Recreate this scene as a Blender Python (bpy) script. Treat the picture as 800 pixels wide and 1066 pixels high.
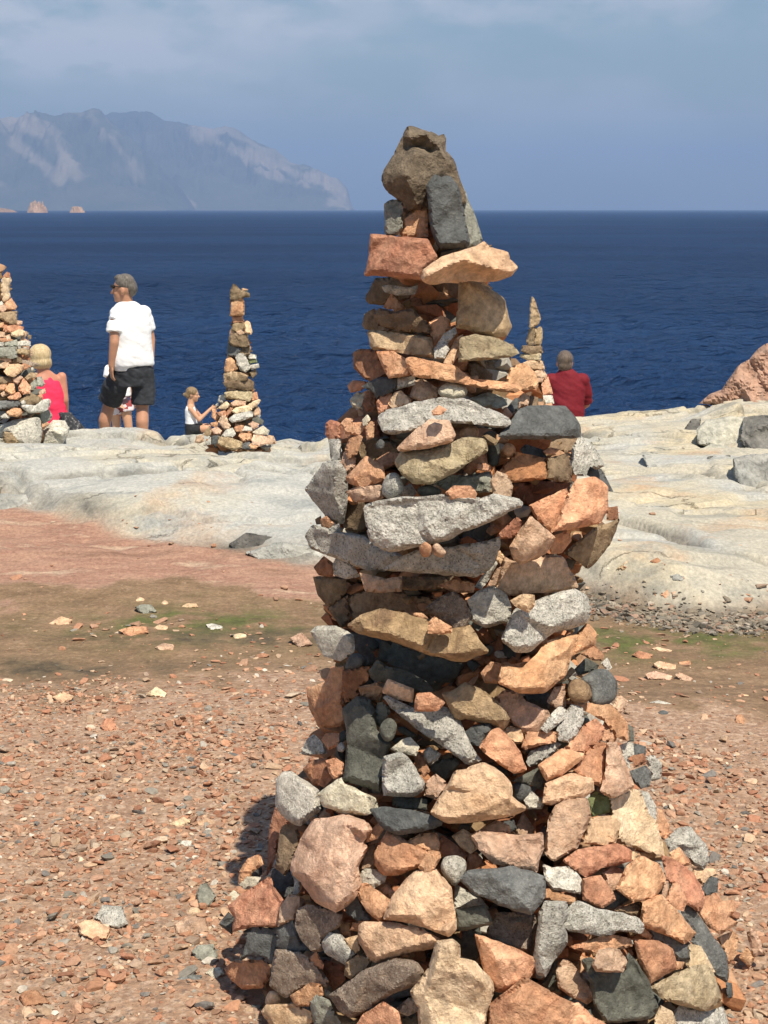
import bpy, bmesh, math, random
import numpy as np
from mathutils import Vector, Matrix, noise as mnoise
from mathutils.geometry import delaunay_2d_cdt

random.seed(7)
rng = np.random.default_rng(11)
scene = bpy.context.scene
for o in list(bpy.data.objects):
    bpy.data.objects.remove(o)
COL = scene.collection

# ------------------------------------------------------------------ camera
F_PX, W_PX, H_PX = 1600.0, 800.0, 1066.0
CAM_Z, PITCH = 1.6, math.atan((533 - 218) / 1600.0)
cam_d = bpy.data.cameras.new('camera')
cam = bpy.data.objects.new('camera', cam_d)
COL.objects.link(cam)
cam.location = (0, 0, CAM_Z)
cam.rotation_euler = (math.pi / 2 - PITCH, 0, 0)
cam_d.sensor_fit = 'VERTICAL'
cam_d.angle = 2 * math.atan(H_PX / 2 / F_PX)
cam_d.clip_start, cam_d.clip_end = 0.05, 90000
scene.camera = cam

# ------------------------------------------------------------------ sun, sky, exposure
SUN_EL, SUN_AZ = math.radians(61), math.radians(24)     # height; degrees to the right of straight behind the camera
sun_dir = Vector((math.sin(SUN_AZ) * math.cos(SUN_EL), -math.cos(SUN_AZ) * math.cos(SUN_EL), math.sin(SUN_EL)))
sun_d = bpy.data.lights.new('sun', 'SUN')
sun_d.energy, sun_d.angle, sun_d.color = 5.0, math.radians(0.5), (1.0, 0.91, 0.76)
sun = bpy.data.objects.new('sun', sun_d)
COL.objects.link(sun)
sun.rotation_euler = (-sun_dir).to_track_quat('-Z', 'Y').to_euler()
sun.location = sun_dir * 50

world = bpy.data.worlds.new("World")
scene.world = world
world.use_nodes = True
wn, wl = world.node_tree.nodes, world.node_tree.links
wn.clear()
w_out = wn.new('ShaderNodeOutputWorld')
w_bg = wn.new('ShaderNodeBackground')
w_sky = wn.new('ShaderNodeTexSky')
w_sky.sky_type = 'NISHITA'
w_sky.sun_disc = False
w_sky.sun_elevation, w_sky.sun_rotation = SUN_EL, math.atan2(sun_dir.x, sun_dir.y)
w_sky.air_density, w_sky.dust_density, w_sky.ozone_density = 1.3, 1.0, 3.0
w_bg.inputs['Strength'].default_value = 0.076
# soft high cloud: noise over the direction, stretched along the horizon
w_tc = wn.new('ShaderNodeTexCoord')
w_map = wn.new('ShaderNodeMapping')
w_map.inputs['Scale'].default_value = (1.0, 1.0, 2.3)
w_map.inputs['Location'].default_value = (0.42, 0.0, 0.05)
w_no = wn.new('ShaderNodeTexNoise')
w_no.inputs['Scale'].default_value = 9.0
w_no.inputs['Detail'].default_value = 6
w_no.inputs['Roughness'].default_value = 0.5
w_rp = wn.new('ShaderNodeMapRange')
w_rp.interpolation_type = 'SMOOTHSTEP'
w_rp.inputs['From Min'].default_value, w_rp.inputs['From Max'].default_value = 0.40, 0.70
w_rp.inputs['To Min'].default_value, w_rp.inputs['To Max'].default_value = 0.0, 0.8
w_mix = wn.new('ShaderNodeMix')
w_mix.data_type = 'RGBA'
w_mix.inputs['B'].default_value = (8.4, 8.5, 8.8, 1)
w_hs = wn.new('ShaderNodeHueSaturation')
w_hs.inputs['Saturation'].default_value = 1.2
w_hs.inputs['Value'].default_value = 1.0
wl.new(w_tc.outputs['Generated'], w_map.inputs['Vector'])
wl.new(w_map.outputs['Vector'], w_no.inputs['Vector'])
wl.new(w_no.outputs['Fac'], w_rp.inputs['Value'])
w_sep = wn.new('ShaderNodeSeparateXYZ')
wl.new(w_tc.outputs['Generated'], w_sep.inputs['Vector'])
def w_math(op, a, b=None):
    m = wn.new('ShaderNodeMath'); m.operation = op
    for k, v in ((0, a), (1, b)):
        if v is None: continue
        if isinstance(v, (int, float)): m.inputs[k].default_value = v
        else: wl.new(v, m.inputs[k])
    return m.outputs[0]
w_y = w_math('MAXIMUM', w_sep.outputs['Y'], 0.05)
w_a, w_e = w_math('DIVIDE', w_sep.outputs['X'], w_y), w_math('DIVIDE', w_sep.outputs['Z'], w_y)
w_tot = None
# cloud banks: bearing, height, width, depth, strength
for a0, e0, sa, se, k in ((-.175, .094, .055, .016, .95), (-.075, .070, .050, .013, .75), (-.245, .108, .07, .02, .6), (-.03, .112, .12, .018, .4), (.17, .125, .16, .02, .35), (-.12, .135, .2, .02, .5)):
    qa = w_math('POWER', w_math('ABSOLUTE', w_math('DIVIDE', w_math('SUBTRACT', w_a, a0), sa)), 2.0)
    qe = w_math('POWER', w_math('ABSOLUTE', w_math('DIVIDE', w_math('SUBTRACT', w_e, e0), se)), 2.0)
    g_ = w_math('MULTIPLY', w_math('EXPONENT', w_math('MULTIPLY', w_math('ADD', qa, qe), -1.0)), k)
    w_tot = g_ if w_tot is None else w_math('ADD', w_tot, g_)
w_n2 = wn.new('ShaderNodeTexNoise')
w_n2.inputs['Scale'].default_value = 17; w_n2.inputs['Detail'].default_value = 7; w_n2.inputs['Roughness'].default_value = .55
wl.new(w_map.outputs['Vector'], w_n2.inputs['Vector'])
w_r2 = wn.new('ShaderNodeMapRange'); w_r2.interpolation_type = 'SMOOTHSTEP'
w_r2.inputs['From Min'].default_value, w_r2.inputs['From Max'].default_value = .40, .64
wl.new(w_n2.outputs['Fac'], w_r2.inputs['Value'])
w_fac = w_math('MINIMUM', w_math('ADD', w_math('MULTIPLY', w_rp.outputs['Result'], .55), w_math('MULTIPLY', w_tot, w_math('ADD', w_math('MULTIPLY', w_r2.outputs['Result'], .9), .18))), .85)
wl.new(w_fac, w_mix.inputs['Factor'])

wl.new(w_sky.outputs['Color'], w_hs.inputs['Color'])
wl.new(w_hs.outputs['Color'], w_mix.inputs['A'])
wl.new(w_mix.outputs['Result'], w_bg.inputs['Color'])
wl.new(w_bg.outputs['Background'], w_out.inputs['Surface'])

scene.view_settings.view_transform = 'Standard'
scene.view_settings.look = 'None'
scene.view_settings.gamma = 1
scene.view_settings.use_curve_mapping = False
scene.view_settings.exposure = 0.28

# ------------------------------------------------------------------ helpers
def tag(o, label=None, cat=None, group=None, kind=None):
    if label: o['label'] = label
    if cat: o['category'] = cat
    if group: o['group'] = group
    if kind: o['kind'] = kind
    return o

def link_mesh(name, verts, faces, mat, parent=None, smooth=None):
    me = bpy.data.meshes.new(name)
    me.from_pydata([tuple(v) for v in verts], [], [tuple(f) for f in faces])
    me.materials.append(mat)
    if smooth is not None:
        me.polygons.foreach_set('use_smooth', [True] * len(me.polygons))
        if smooth < 3.1:
            me.set_sharp_from_angle(angle=smooth)
    me.update()
    o = bpy.data.objects.new(name, me)
    COL.objects.link(o)
    if parent: o.parent = parent
    return o

def grid_mesh(name, X, Y, Z, mat, attrs=None, smooth=True):
    ny, nx = X.shape
    me = bpy.data.meshes.new(name)
    co = np.stack([X, Y, Z], -1).reshape(-1, 3).astype(np.float32)
    idx = np.arange(nx * ny).reshape(ny, nx)
    q = np.stack([idx[:-1, :-1], idx[:-1, 1:], idx[1:, 1:], idx[1:, :-1]], -1).reshape(-1, 4)
    me.vertices.add(len(co)); me.vertices.foreach_set('co', co.ravel())
    me.loops.add(q.size); me.loops.foreach_set('vertex_index', q.ravel().astype(np.int32))
    me.polygons.add(len(q))
    me.polygons.foreach_set('loop_start', np.arange(0, q.size, 4, dtype=np.int32))
    me.polygons.foreach_set('loop_total', np.full(len(q), 4, dtype=np.int32))
    me.update(calc_edges=True)
    if smooth: me.polygons.foreach_set('use_smooth', np.ones(len(q), dtype=bool))
    for k, a in (attrs or {}).items():
        at = me.attributes.new(k, 'FLOAT', 'POINT')
        at.data.foreach_set('value', a.reshape(-1).astype(np.float32))
    me.materials.append(mat)
    o = bpy.data.objects.new(name, me)
    COL.objects.link(o)
    return o

# --- gradient noise in numpy
_perm = np.random.default_rng(5).permutation(256)
_perm = np.concatenate([_perm, _perm, _perm])
_g3 = np.random.default_rng(6).normal(size=(256, 3)); _g3 /= np.linalg.norm(_g3, axis=1)[:, None]
def perlin(x, y, z=0.0):
    x, y, z = np.broadcast_arrays(np.asarray(x, float), np.asarray(y, float), np.asarray(z, float))
    xi, yi, zi = np.floor(x).astype(int), np.floor(y).astype(int), np.floor(z).astype(int)
    xf, yf, zf = x - xi, y - yi, z - zi
    fade = lambda t: t * t * t * (t * (t * 6 - 15) + 10)
    u, v, w = fade(xf), fade(yf), fade(zf)
    def g(dx, dy, dz):
        h = _perm[_perm[_perm[(xi + dx) & 255] + ((yi + dy) & 255)] + ((zi + dz) & 255)]
        gr = _g3[h]
        return gr[..., 0] * (xf - dx) + gr[..., 1] * (yf - dy) + gr[..., 2] * (zf - dz)
    l = lambda a, b, t: a + t * (b - a)
    return l(l(l(g(0,0,0), g(1,0,0), u), l(g(0,1,0), g(1,1,0), u), v),
             l(l(g(0,0,1), g(1,0,1), u), l(g(0,1,1), g(1,1,1), u), v), w) * 1.5
def fbm(x, y, z=0.0, oct=4, gain=0.5, lac=2.03):
    s, a, f = 0, 1, 1
    for i in range(oct):
        s = s + a * perlin(x * f + 17.3 * i, y * f - 9.1 * i, np.asarray(z) * f + 3.7 * i)
        a *= gain; f *= lac
    return s
def sstep(a, b, x):
    t = np.clip((x - a) / (b - a), 0, 1)
    return t * t * (3 - 2 * t)

# --- from the survey sheet (pixels of the photograph) to the place
cp, sp_ = math.cos(PITCH), math.sin(PITCH)
def ray(u, v):
    a, b = (np.asarray(u, float) - 400) / F_PX, -(np.asarray(v, float) - 533) / F_PX
    return a + 0 * b, cp + b * sp_ + 0 * a, -sp_ + b * cp + 0 * a
def at(u, v, y):
    dx, dy, dz = ray(u, v)
    t = y / dy
    return np.stack([dx * t, dy * t, CAM_Z + dz * t], -1)
CROPS = {'A': (360,120,4), 'B': (330,280,4), 'C': (460,280,4), 'D': (310,440,4), 'E': (460,440,4), 'F': (300,600,4),
         'G': (470,600,4), 'H': (220,760,4), 'I': (400,760,4), 'J': (560,740,4), 'K': (220,900,800/170), 'L': (380,900,800/170),
         'M': (530,900,800/170), 'N': (640,900,5), 'P': (0,275,32/3), 'Q': (0,365,32/3), 'S': (205,370,800/85), 'T': (220,290,10.66),
         'U': (530,300,7.61), 'R': (600,340,4), 'V': (0,440,800/340), 'W': (600,540,4), 'X': (0,680,800/330)}

# ------------------------------------------------------------------ materials
def new_mat(name):
    m = bpy.data.materials.new(name)
    m.use_nodes = True
    nt = m.node_tree
    return m, nt.nodes, nt.links, nt.nodes['Principled BSDF']
def N(nodes, t, **kw):
    n = nodes.new(t)
    for k, v in kw.items():
        if k in n.inputs: n.inputs[k].default_value = v
        else: setattr(n, k, v)
    return n
def ramp(nodes, stops, interp='LINEAR'):
    r = nodes.new('ShaderNodeValToRGB')
    r.color_ramp.interpolation = interp
    e = r.color_ramp.elements
    while len(e) < len(stops): e.new(0.5)
    for el, (p, c) in zip(e, stops):
        el.position = p
        el.color = (c[0], c[1], c[2], 1) if not isinstance(c, (int, float)) else (c, c, c, 1)
    return r
def mixc(nodes, links, fac, a, b, mode='MIX'):
    m = nodes.new('ShaderNodeMix'); m.data_type = 'RGBA'; m.blend_type = mode
    for sock, val in ((m.inputs['Factor'], fac), (m.inputs['A'], a), (m.inputs['B'], b)):
        if isinstance(val, (int, float)): sock.default_value = val
        elif isinstance(val, (tuple, list)): sock.default_value = (val[0], val[1], val[2], 1)
        else: links.new(val, sock)
    return m.outputs['Result']
def mth(nodes, links, op, a, b=None):
    m = nodes.new('ShaderNodeMath'); m.operation = op
    for s, v in zip(m.inputs, (a, b)):
        if v is None: continue
        if isinstance(v, (int, float)): s.default_value = v
        else: links.new(v, s)
    return m.outputs[0]

def rock_mat(name, a, b, c=None, speck=0.0, speck_dark=(.03,.03,.03), speck_light=(.62,.6,.55), patch=0.35, scale=1.0, bump=0.5, rough=0.88, hue=0.006, val=0.2):
    """a, b: the two mottled base colours; c: colour of stain patches; speck: how much crystal speckle shows"""
    m, n, l, bs = new_mat(name)
    tc = N(n, 'ShaderNodeTexCoord'); oi = N(n, 'ShaderNodeObjectInfo')
    off = N(n, 'ShaderNodeVectorMath', operation='SCALE'); off.inputs[0].default_value = (41, 23, 67)
    l.new(oi.outputs['Random'], off.inputs['Scale'])
    add = N(n, 'ShaderNodeVectorMath', operation='ADD')
    l.new(tc.outputs['Object'], add.inputs[0]); l.new(off.outputs['Vector'], add.inputs[1])
    V = add.outputs['Vector']
    def noise(sc, det=5, ro=0.6, dist=0.0):
        t = N(n, 'ShaderNodeTexNoise', Scale=sc * scale, Detail=det, Roughness=ro, Distortion=dist)
        l.new(V, t.inputs['Vector']); return t.outputs['Fac']
    n1 = noise(14, 6, 0.65, 0.4)
    r1 = ramp(n, [(0.36, a), (0.64, b)]); l.new(n1, r1.inputs['Fac'])
    col = r1.outputs['Color']
    if c:
        r2 = ramp(n, [(0.52, 0), (0.62, patch * 2 if patch < .5 else 1)]); l.new(noise(9, 5, 0.62, 0.8), r2.inputs['Fac'])
        col = mixc(n, l, r2.outputs['Color'], col, c)
    r3 = ramp(n, [(0.28, 0.58), (0.72, 1.30)]); l.new(noise(70, 5, 0.7), r3.inputs['Fac'])
    col = mixc(n, l, 1.0, col, r3.outputs['Color'], 'MULTIPLY')
    r3b = ramp(n, [(0.32, 0.70), (0.60, 1.08)]); l.new(noise(26, 6, 0.7, 0.5), r3b.inputs['Fac'])
    col = mixc(n, l, 1.0, col, r3b.outputs['Color'], 'MULTIPLY')
    if speck > 0:
        r4 = ramp(n, [(0.53, 0), (0.66, speck * .75)]); l.new(noise(230, 3, 0.65), r4.inputs['Fac'])
        col = mixc(n, l, r4.outputs['Color'], col, speck_dark)
        r5 = ramp(n, [(0.55, 0), (0.68, speck * .8)]); l.new(noise(190, 2, 0.55, 0.3), r5.inputs['Fac'])
        col = mixc(n, l, r5.outputs['Color'], col, speck_light)
    hs = N(n, 'ShaderNodeHueSaturation')
    w2 = N(n, 'ShaderNodeTexWhiteNoise', noise_dimensions='1D'); l.new(oi.outputs['Random'], w2.inputs['W'])
    mr = N(n, 'ShaderNodeMapRange'); mr.inputs['To Min'].default_value = 1.22 - val; mr.inputs['To Max'].default_value = 1.22 + val
    l.new(w2.outputs['Value'], mr.inputs['Value']); l.new(mr.outputs['Result'], hs.inputs['Value'])
    mh = N(n, 'ShaderNodeMapRange'); mh.inputs['To Min'].default_value = 0.5 - hue; mh.inputs['To Max'].default_value = 0.5 + hue
    l.new(oi.outputs['Random'], mh.inputs['Value']); l.new(mh.outputs['Result'], hs.inputs['Hue'])
    hs.inputs['Saturation'].default_value = .93
    l.new(col, hs.inputs['Color'])
    l.new(hs.outputs['Color'], bs.inputs['Base Color'])
    bs.inputs['Roughness'].default_value = rough
    bs.inputs['Specular IOR Level'].default_value = 0.25
    bmp = N(n, 'ShaderNodeBump', Strength=min(1.0, bump * 1.5), Distance=0.02)
    h = mth(n, l, 'ADD', noise(38, 8, 0.72, 0.3), mth(n, l, 'MULTIPLY', noise(230, 3, 0.6), 0.25))
    l.new(h, bmp.inputs['Height']); l.new(bmp.outputs['Normal'], bs.inputs['Normal'])
    return m

def plain_mat(name, col, rough=0.8, var=0.15, scale=40, bump=0.15, spec=0.3):
    m, n, l, bs = new_mat(name)
    tc = N(n, 'ShaderNodeTexCoord')
    t = N(n, 'ShaderNodeTexNoise', Scale=scale, Detail=4.0); l.new(tc.outputs['Object'], t.inputs['Vector'])
    r = ramp(n, [(0.3, tuple(x * (1 - var) for x in col)), (0.7, tuple(min(1, x * (1 + var)) for x in col))]); l.new(t.outputs['Fac'], r.inputs['Fac'])
    l.new(r.outputs['Color'], bs.inputs['Base Color'])
    bs.inputs['Roughness'].default_value = rough
    bs.inputs['Specular IOR Level'].default_value = spec
    b = N(n, 'ShaderNodeBump', Strength=bump, Distance=0.01); l.new(t.outputs['Fac'], b.inputs['Height']); l.new(b.outputs['Normal'], bs.inputs['Normal'])
    return m

ROCK = {
    'O': rock_mat('orange_porphyry', (.56,.27,.13), (.66,.38,.21), (.42,.17,.08), patch=.25),
    'M': rock_mat('red_orange_porphyry', (.44,.19,.095), (.56,.29,.16), (.33,.13,.07), patch=.25),
    'P': rock_mat('pink_brown_porphyry', (.50,.31,.195), (.62,.42,.28), (.42,.22,.12), patch=.25, speck=.15, speck_dark=(.2,.1,.07)),
    'T': rock_mat('tan_stone', (.60,.38,.21), (.68,.47,.29), (.50,.28,.14), patch=.2),
    'K': rock_mat('cream_stone', (.64,.46,.27), (.71,.56,.37), (.54,.36,.2), patch=.2),
    'C': rock_mat('tan_brown_stone', (.34,.23,.12), (.46,.34,.20), (.22,.14,.07), patch=.3),
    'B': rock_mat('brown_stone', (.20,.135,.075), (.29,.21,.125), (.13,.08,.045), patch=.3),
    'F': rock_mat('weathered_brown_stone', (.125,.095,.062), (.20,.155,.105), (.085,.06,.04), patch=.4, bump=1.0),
    'R': rock_mat('dark_red_stone', (.30,.12,.06), (.38,.19,.10), (.18,.07,.04), patch=.3),
    'U': rock_mat('rust_stone', (.36,.15,.06), (.45,.21,.09), (.20,.08,.04), patch=.35),
    'Y': rock_mat('straw_stone', (.42,.33,.19), (.54,.44,.28), (.30,.21,.11), patch=.3, bump=.9),
    'Q': rock_mat('golden_brown_stone', (.27,.17,.085), (.38,.25,.135), (.18,.10,.055), patch=.35),
    'G': rock_mat('grey_granite', (.44,.425,.365), (.60,.57,.50), None, speck=.9, bump=.7, hue=.004),
    'L': rock_mat('pale_granite', (.52,.49,.42), (.66,.62,.52), None, speck=.6, bump=.6, hue=.006),
    'W': rock_mat('whitish_stone', (.56,.50,.36), (.66,.60,.46), (.42,.36,.24), patch=.2, speck=.3, hue=.006),
    'V': rock_mat('brown_granite', (.30,.22,.16), (.40,.31,.23), None, speck=.7, speck_light=(.55,.48,.38), bump=.7),
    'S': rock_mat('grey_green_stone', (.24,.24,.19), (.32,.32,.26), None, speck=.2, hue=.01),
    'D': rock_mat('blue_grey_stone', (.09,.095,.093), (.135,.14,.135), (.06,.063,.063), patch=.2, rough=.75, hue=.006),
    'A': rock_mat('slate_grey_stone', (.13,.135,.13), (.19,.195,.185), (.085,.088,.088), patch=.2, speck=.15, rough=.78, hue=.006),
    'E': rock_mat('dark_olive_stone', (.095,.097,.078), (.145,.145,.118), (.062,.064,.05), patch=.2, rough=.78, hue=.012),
    'N': rock_mat('green_stone', (.14,.17,.07), (.22,.24,.11), (.09,.11,.05), patch=.25),
}
# ================================================================== THE SETTING
FRONT_X, FRONT_Y = [-6, -3.2, -2.2, -1.6, -1.0, -.5, .3], [8.9, 8.3, 8.0, 7.55, 7.2, 6.92, 6.75]
_cr = np.random.default_rng(77)
_CJ = _cr.uniform(.12, .88, (64, 64, 2)); _CT = _cr.normal(0, 1, (64, 64, 3))
def slabs(x, y, sx, sy):
    """jointed rock: irregular blocks; returns each block's level, its tilt and the distance to the nearest joint"""
    u, v = x / sx, y / sy
    iu, iv = np.floor(u).astype(int), np.floor(v).astype(int)
    f1 = np.full(u.shape, 9.); f2 = np.full(u.shape, 9.); off = np.zeros(u.shape)
    for du in (-1, 0, 1):
        for dv in (-1, 0, 1):
            a, b = (iu + du) % 64, (iv + dv) % 64
            px, py = iu + du + _CJ[a, b, 0], iv + dv + _CJ[a, b, 1]
            d = np.hypot(u - px, v - py)
            lv = _CT[a, b, 0] + .9 * _CT[a, b, 1] * (u - px) + .9 * _CT[a, b, 2] * (v - py)
            near = d < f1
            f2 = np.where(near, f1, np.minimum(f2, d)); off = np.where(near, lv, off); f1 = np.where(near, d, f1)
    return off, f2 - f1
SKY_X = [-3.507, -3.05, -2.821, -2.592, -2.287, -2.059, -1.83, -1.716, -1.563, -1.411, -1.22, -0.839, -0.61, -0.457, 0.0, 0.762, 1.373, 1.83, 2.287, 2.745, 3.05, 3.507]
SKY_C = [-0.25, -0.25, -0.195, -0.12, -0.132, -0.11, -0.078, -0.078, -0.045, -0.023, -0.083, -0.092, -0.132, -0.104, -0.074, -0.083, -0.075, -0.056, -0.07, -0.039, -0.065, -0.115]
def terrain_z(x, y, detail=True):
    """height of the ground: gravel hollow, damp channel, red apron, pale ledge, then down to the sea"""
    x, y = np.asarray(x, float), np.asarray(y, float)
    wob = 0.35 * fbm(x * 0.6, y * 0.2 + 3, 1.0, 3)
    R = sstep(0.3, 1.0, x)                                   # right-hand side: the pale rock comes nearer
    front = (1 - R) * np.interp(x, FRONT_X, FRONT_Y) + R * (6.3 + wob) + (1 - R) * wob * .35       # front foot of the pale rock
    z = -0.05 * sstep(4.8, 5.4, y) * (1 - sstep(6.2, 7.0, y))
    apron = 0.09 * sstep(6.4, 8.0, y) * (1 - R)
    ledge = sstep(front - 0.05, front + 0.22, y) * (0.12 - 0.02 * R)
    z = z + apron + ledge
    ridge_y = 11.9 + 0.35 * perlin(x * 0.5, 7.7) + 0.8 * R
    # ridge level, left to right, so that the skyline of the ledge undulates
    rz = np.interp(x, [-6, -3, -2.6, -2.1, -1.7, -1.3, -0.9, -0.5, 0, 1.6, 2.4, 3.2, 4, 8], [-.03, -.04, .0, .01, -.05, -.09, -.11, -.07, -.03, .01, .05, .14, .3, .4])
    ap_here = 0.09 * (1 - R) + 0.12 - 0.02 * R
    t = sstep(front + 0.8, ridge_y - 0.5, y)
    z = z + t * (rz - ap_here) * (y > front)
    back = sstep(ridge_y, ridge_y + 1.5, y)
    zb = -0.72 - 0.12 * np.clip(y - 14.3, 0, 20)
    z = z * (1 - back) + zb * back
    z = z + .27 * np.exp(-((x + 3.03) / .28) ** 4 - ((y - 14.2) / .5) ** 4)
    z = z - 5.5 * sstep(23.2, 25.5, y + 0.8 * perlin(x * 0.4, 2.2))
    if detail:
        rock = sstep(front - 0.1, front + 0.25, y)
        n = fbm(x * 0.8, y * 0.8, 0.3, 4, 0.45)
        n2 = np.abs(fbm(x * 0.55 + 0.4 * n, y * 1.0 + .3 * x, 4.2, 3, 0.45))
        wx, wy = x + .22 * perlin(x * 1.3, y * 1.3, 51.) + .05 * perlin(x * 5, y * 5, 52.), y + .22 * perlin(x * 1.3, y * 1.3, 53.) + .05 * perlin(x * 5, y * 5, 54.)
        so, sd = slabs(wx + .25 * wy, wy, 1.5, .85)
        so2, sd2 = slabs(wx - .2 * wy + 9, wy + 4, .55, .36)
        broken = sstep(2.35, 2.75, x) * sstep(9.4, 9.9, y) + .5 * sstep(.0, .35, perlin(x * .7, y * .7, 61.)) * sstep(1.2, .6, x)
        z = z + rock * (0.05 * n + .024 * so * (1 - .65 * sstep(1.2, 1.6, x) * sstep(2.9, 2.4, x)) + broken * .034 * so2 + 0.006 * fbm(x * 6, y * 8, 2.0, 3))
        z = z - rock * (.055 * np.exp(-(sd / .05) ** 2) * sstep(-.4, .1, perlin(x * .8, y * 1.1, 63.)) + broken * .06 * np.exp(-(sd2 / .07) ** 2))
        st = (fbm(x * 0.6 + 5, y * 1.0, 9.1, 3, .4) + .25 * y) * 3
        z = z + rock * 0.08 * ((np.floor(st) + sstep(0.86, 0.99, st - np.floor(st))) / 3 - st / 3)
        z = z + rock * np.interp(x, SKY_X, SKY_C) * sstep(9.2, 11.2, y)
        red = sstep(6.4, 7.2, y) * (1 - rock)
        z = z + red * (0.035 * fbm(x * 1.2, y * 3.5, 1.1, 4) + 0.012 * fbm(x * 6, y * 9, 1.5, 3))
        z = z + (1 - rock) * 0.012 * fbm(x * 3, y * 3, 0.7, 4)
    return z

def ground_hit(u, v):
    """where the line of sight through (u, v) meets the ground"""
    dx, dy, dz = ray(u, v)
    ys = np.linspace(1.6, 23, 3000)
    px = dx / dy * ys; pz = CAM_Z + dz / dy * ys
    d = pz - terrain_z(px, ys)
    k = np.argmax(d < 0) if (d < 0).any() else len(ys) - 1
    return float(px[k]), float(ys[k])

# ---- ground material, blended by what lies where
def ground_material():
    m, n, l, bs = new_mat('ground_mix')
    geo = N(n, 'ShaderNodeNewGeometry')
    P = geo.outputs['Position']
    def noise(sc, det=6, ro=0.6, dist=0.0, stretch=None):
        t = N(n, 'ShaderNodeTexNoise', Scale=sc, Detail=det, Roughness=ro, Distortion=dist)
        if stretch:
            mp = N(n, 'ShaderNodeMapping'); mp.inputs['Scale'].default_value = stretch
            l.new(P, mp.inputs['Vector']); l.new(mp.outputs['Vector'], t.inputs['Vector'])
        else: l.new(P, t.inputs['Vector'])
        return t.outputs['Fac']
    def rmp(f, stops):
        r = ramp(n, stops); l.new(f, r.inputs['Fac']); return r.outputs['Color']
    def att(name):
        a = N(n, 'ShaderNodeAttribute', attribute_name=name); return a.outputs['Fac']
    fine = rmp(noise(55, 8, .75), [(0.3, .62), (0.7, 1.28)])
    # gravelly earth
    dirt = rmp(noise(9, 8, .7), [(0.3, (.27,.155,.10)), (0.5, (.37,.235,.155)), (0.7, (.45,.31,.21))])
    dirt = mixc(n, l, rmp(noise(45, 3, .6), [(0.5, 0), (0.62, .8)]), dirt, (.52,.38,.28))
    dirt = mixc(n, l, rmp(noise(70, 2, .6), [(0.55, 0), (0.66, .7)]), dirt, (.20,.14,.11))
    # damp brown hollow
    wet = rmp(noise(5, 8, .65, 0, (1, 2.5, 1)), [(0.3, (.17,.108,.060)), (0.7, (.30,.195,.115))])
    wet = mixc(n, l, rmp(noise(30, 4, .7), [(0.55, 0), (0.66, .6)]), wet, (.36,.25,.16))
    green = rmp(noise(14, 5, .6), [(0.3, (.05,.065,.018)), (0.7, (.11,.15,.03))])
    # red apron rock, bedded
    red = rmp(noise(3.2, 8, .65, .3, (.5, 2.4, 2)), [(0.30, (.25,.14,.095)), (0.46, (.39,.235,.165)), (0.54, (.31,.17,.12)), (0.68, (.48,.35,.25))])
    # pale ledge
    pale = rmp(noise(1.1, 8, .6, .3), [(0.3, (.37,.37,.345)), (0.48, (.43,.425,.385)), (0.6, (.46,.425,.335)), (0.75, (.36,.36,.335))])
    pale = mixc(n, l, rmp(noise(2.3, 7, .68, .4, (1, 1.8, 1)), [(0.52, 0), (0.62, .75)]), pale, (.27,.28,.27))
    pale = mixc(n, l, rmp(noise(1.7, 6, .6, .2), [(0.56, 0), (0.70, .65)]), pale, (.46,.31,.20))
    pale = mixc(n, l, mth(n, l, 'MULTIPLY', att('warm'), .75), pale, mixc(n, l, 1.0, pale, (1.10, 1.0, .84), 'MULTIPLY'))
    crack = N(n, 'ShaderNodeTexVoronoi', feature='DISTANCE_TO_EDGE', Scale=1.4)
    mp = N(n, 'ShaderNodeMapping'); mp.inputs['Scale'].default_value = (.7, 1.5, 1)
    ad = N(n, 'ShaderNodeVectorMath', operation='ADD'); sc_ = N(n, 'ShaderNodeVectorMath', operation='SCALE', Scale=.5)
    tn = N(n, 'ShaderNodeTexNoise', Scale=2.5, Detail=6.0, Roughness=.65); l.new(P, tn.inputs['Vector'])
    l.new(tn.outputs['Color'], sc_.inputs[0]); l.new(P, mp.inputs['Vector'])
    l.new(mp.outputs['Vector'], ad.inputs[0]); l.new(sc_.outputs['Vector'], ad.inputs[1]); l.new(ad.outputs['Vector'], crack.inputs['Vector'])
    crk = rmp(crack.outputs['Distance'], [(0.0, 0), (0.018, 1)])
    gate = rmp(noise(1.1, 3, .5), [(0.48, 0), (0.56, 1)])
    crkm = mixc(n, l, gate, (1, 1, 1), crk)
    palec = mixc(n, l, 1.0, pale, mixc(n, l, crkm, (.55,.52,.48), (1, 1, 1)), 'MULTIPLY')
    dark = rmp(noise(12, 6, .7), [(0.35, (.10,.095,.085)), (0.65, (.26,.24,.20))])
    col = mixc(n, l, att('wet'), dirt, wet)
    col = mixc(n, l, att('green'), col, green)
    col = mixc(n, l, att('red'), col, red)
    col = mixc(n, l, att('pale'), col, palec)
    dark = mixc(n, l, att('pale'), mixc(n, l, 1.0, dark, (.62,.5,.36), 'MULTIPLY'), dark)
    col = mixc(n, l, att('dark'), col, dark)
    col = mixc(n, l, 1.0, col, fine, 'MULTIPLY')
    l.new(col, bs.inputs['Base Color'])
    rw = mth(n, l, 'SUBTRACT', .92, mth(n, l, 'MULTIPLY', att('wet'), .18))
    l.new(rw, bs.inputs['Roughness'])
    bs.inputs['Specular IOR Level'].default_value = .25
    b1 = N(n, 'ShaderNodeBump', Strength=.7, Distance=.03)
    amp = mth(n, l, 'SUBTRACT', 1., mth(n, l, 'MULTIPLY', att('pale'), .72))
    h = mth(n, l, 'ADD', noise(11, 9, .7), mth(n, l, 'MULTIPLY', noise(90, 4, .7), .25))
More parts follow.
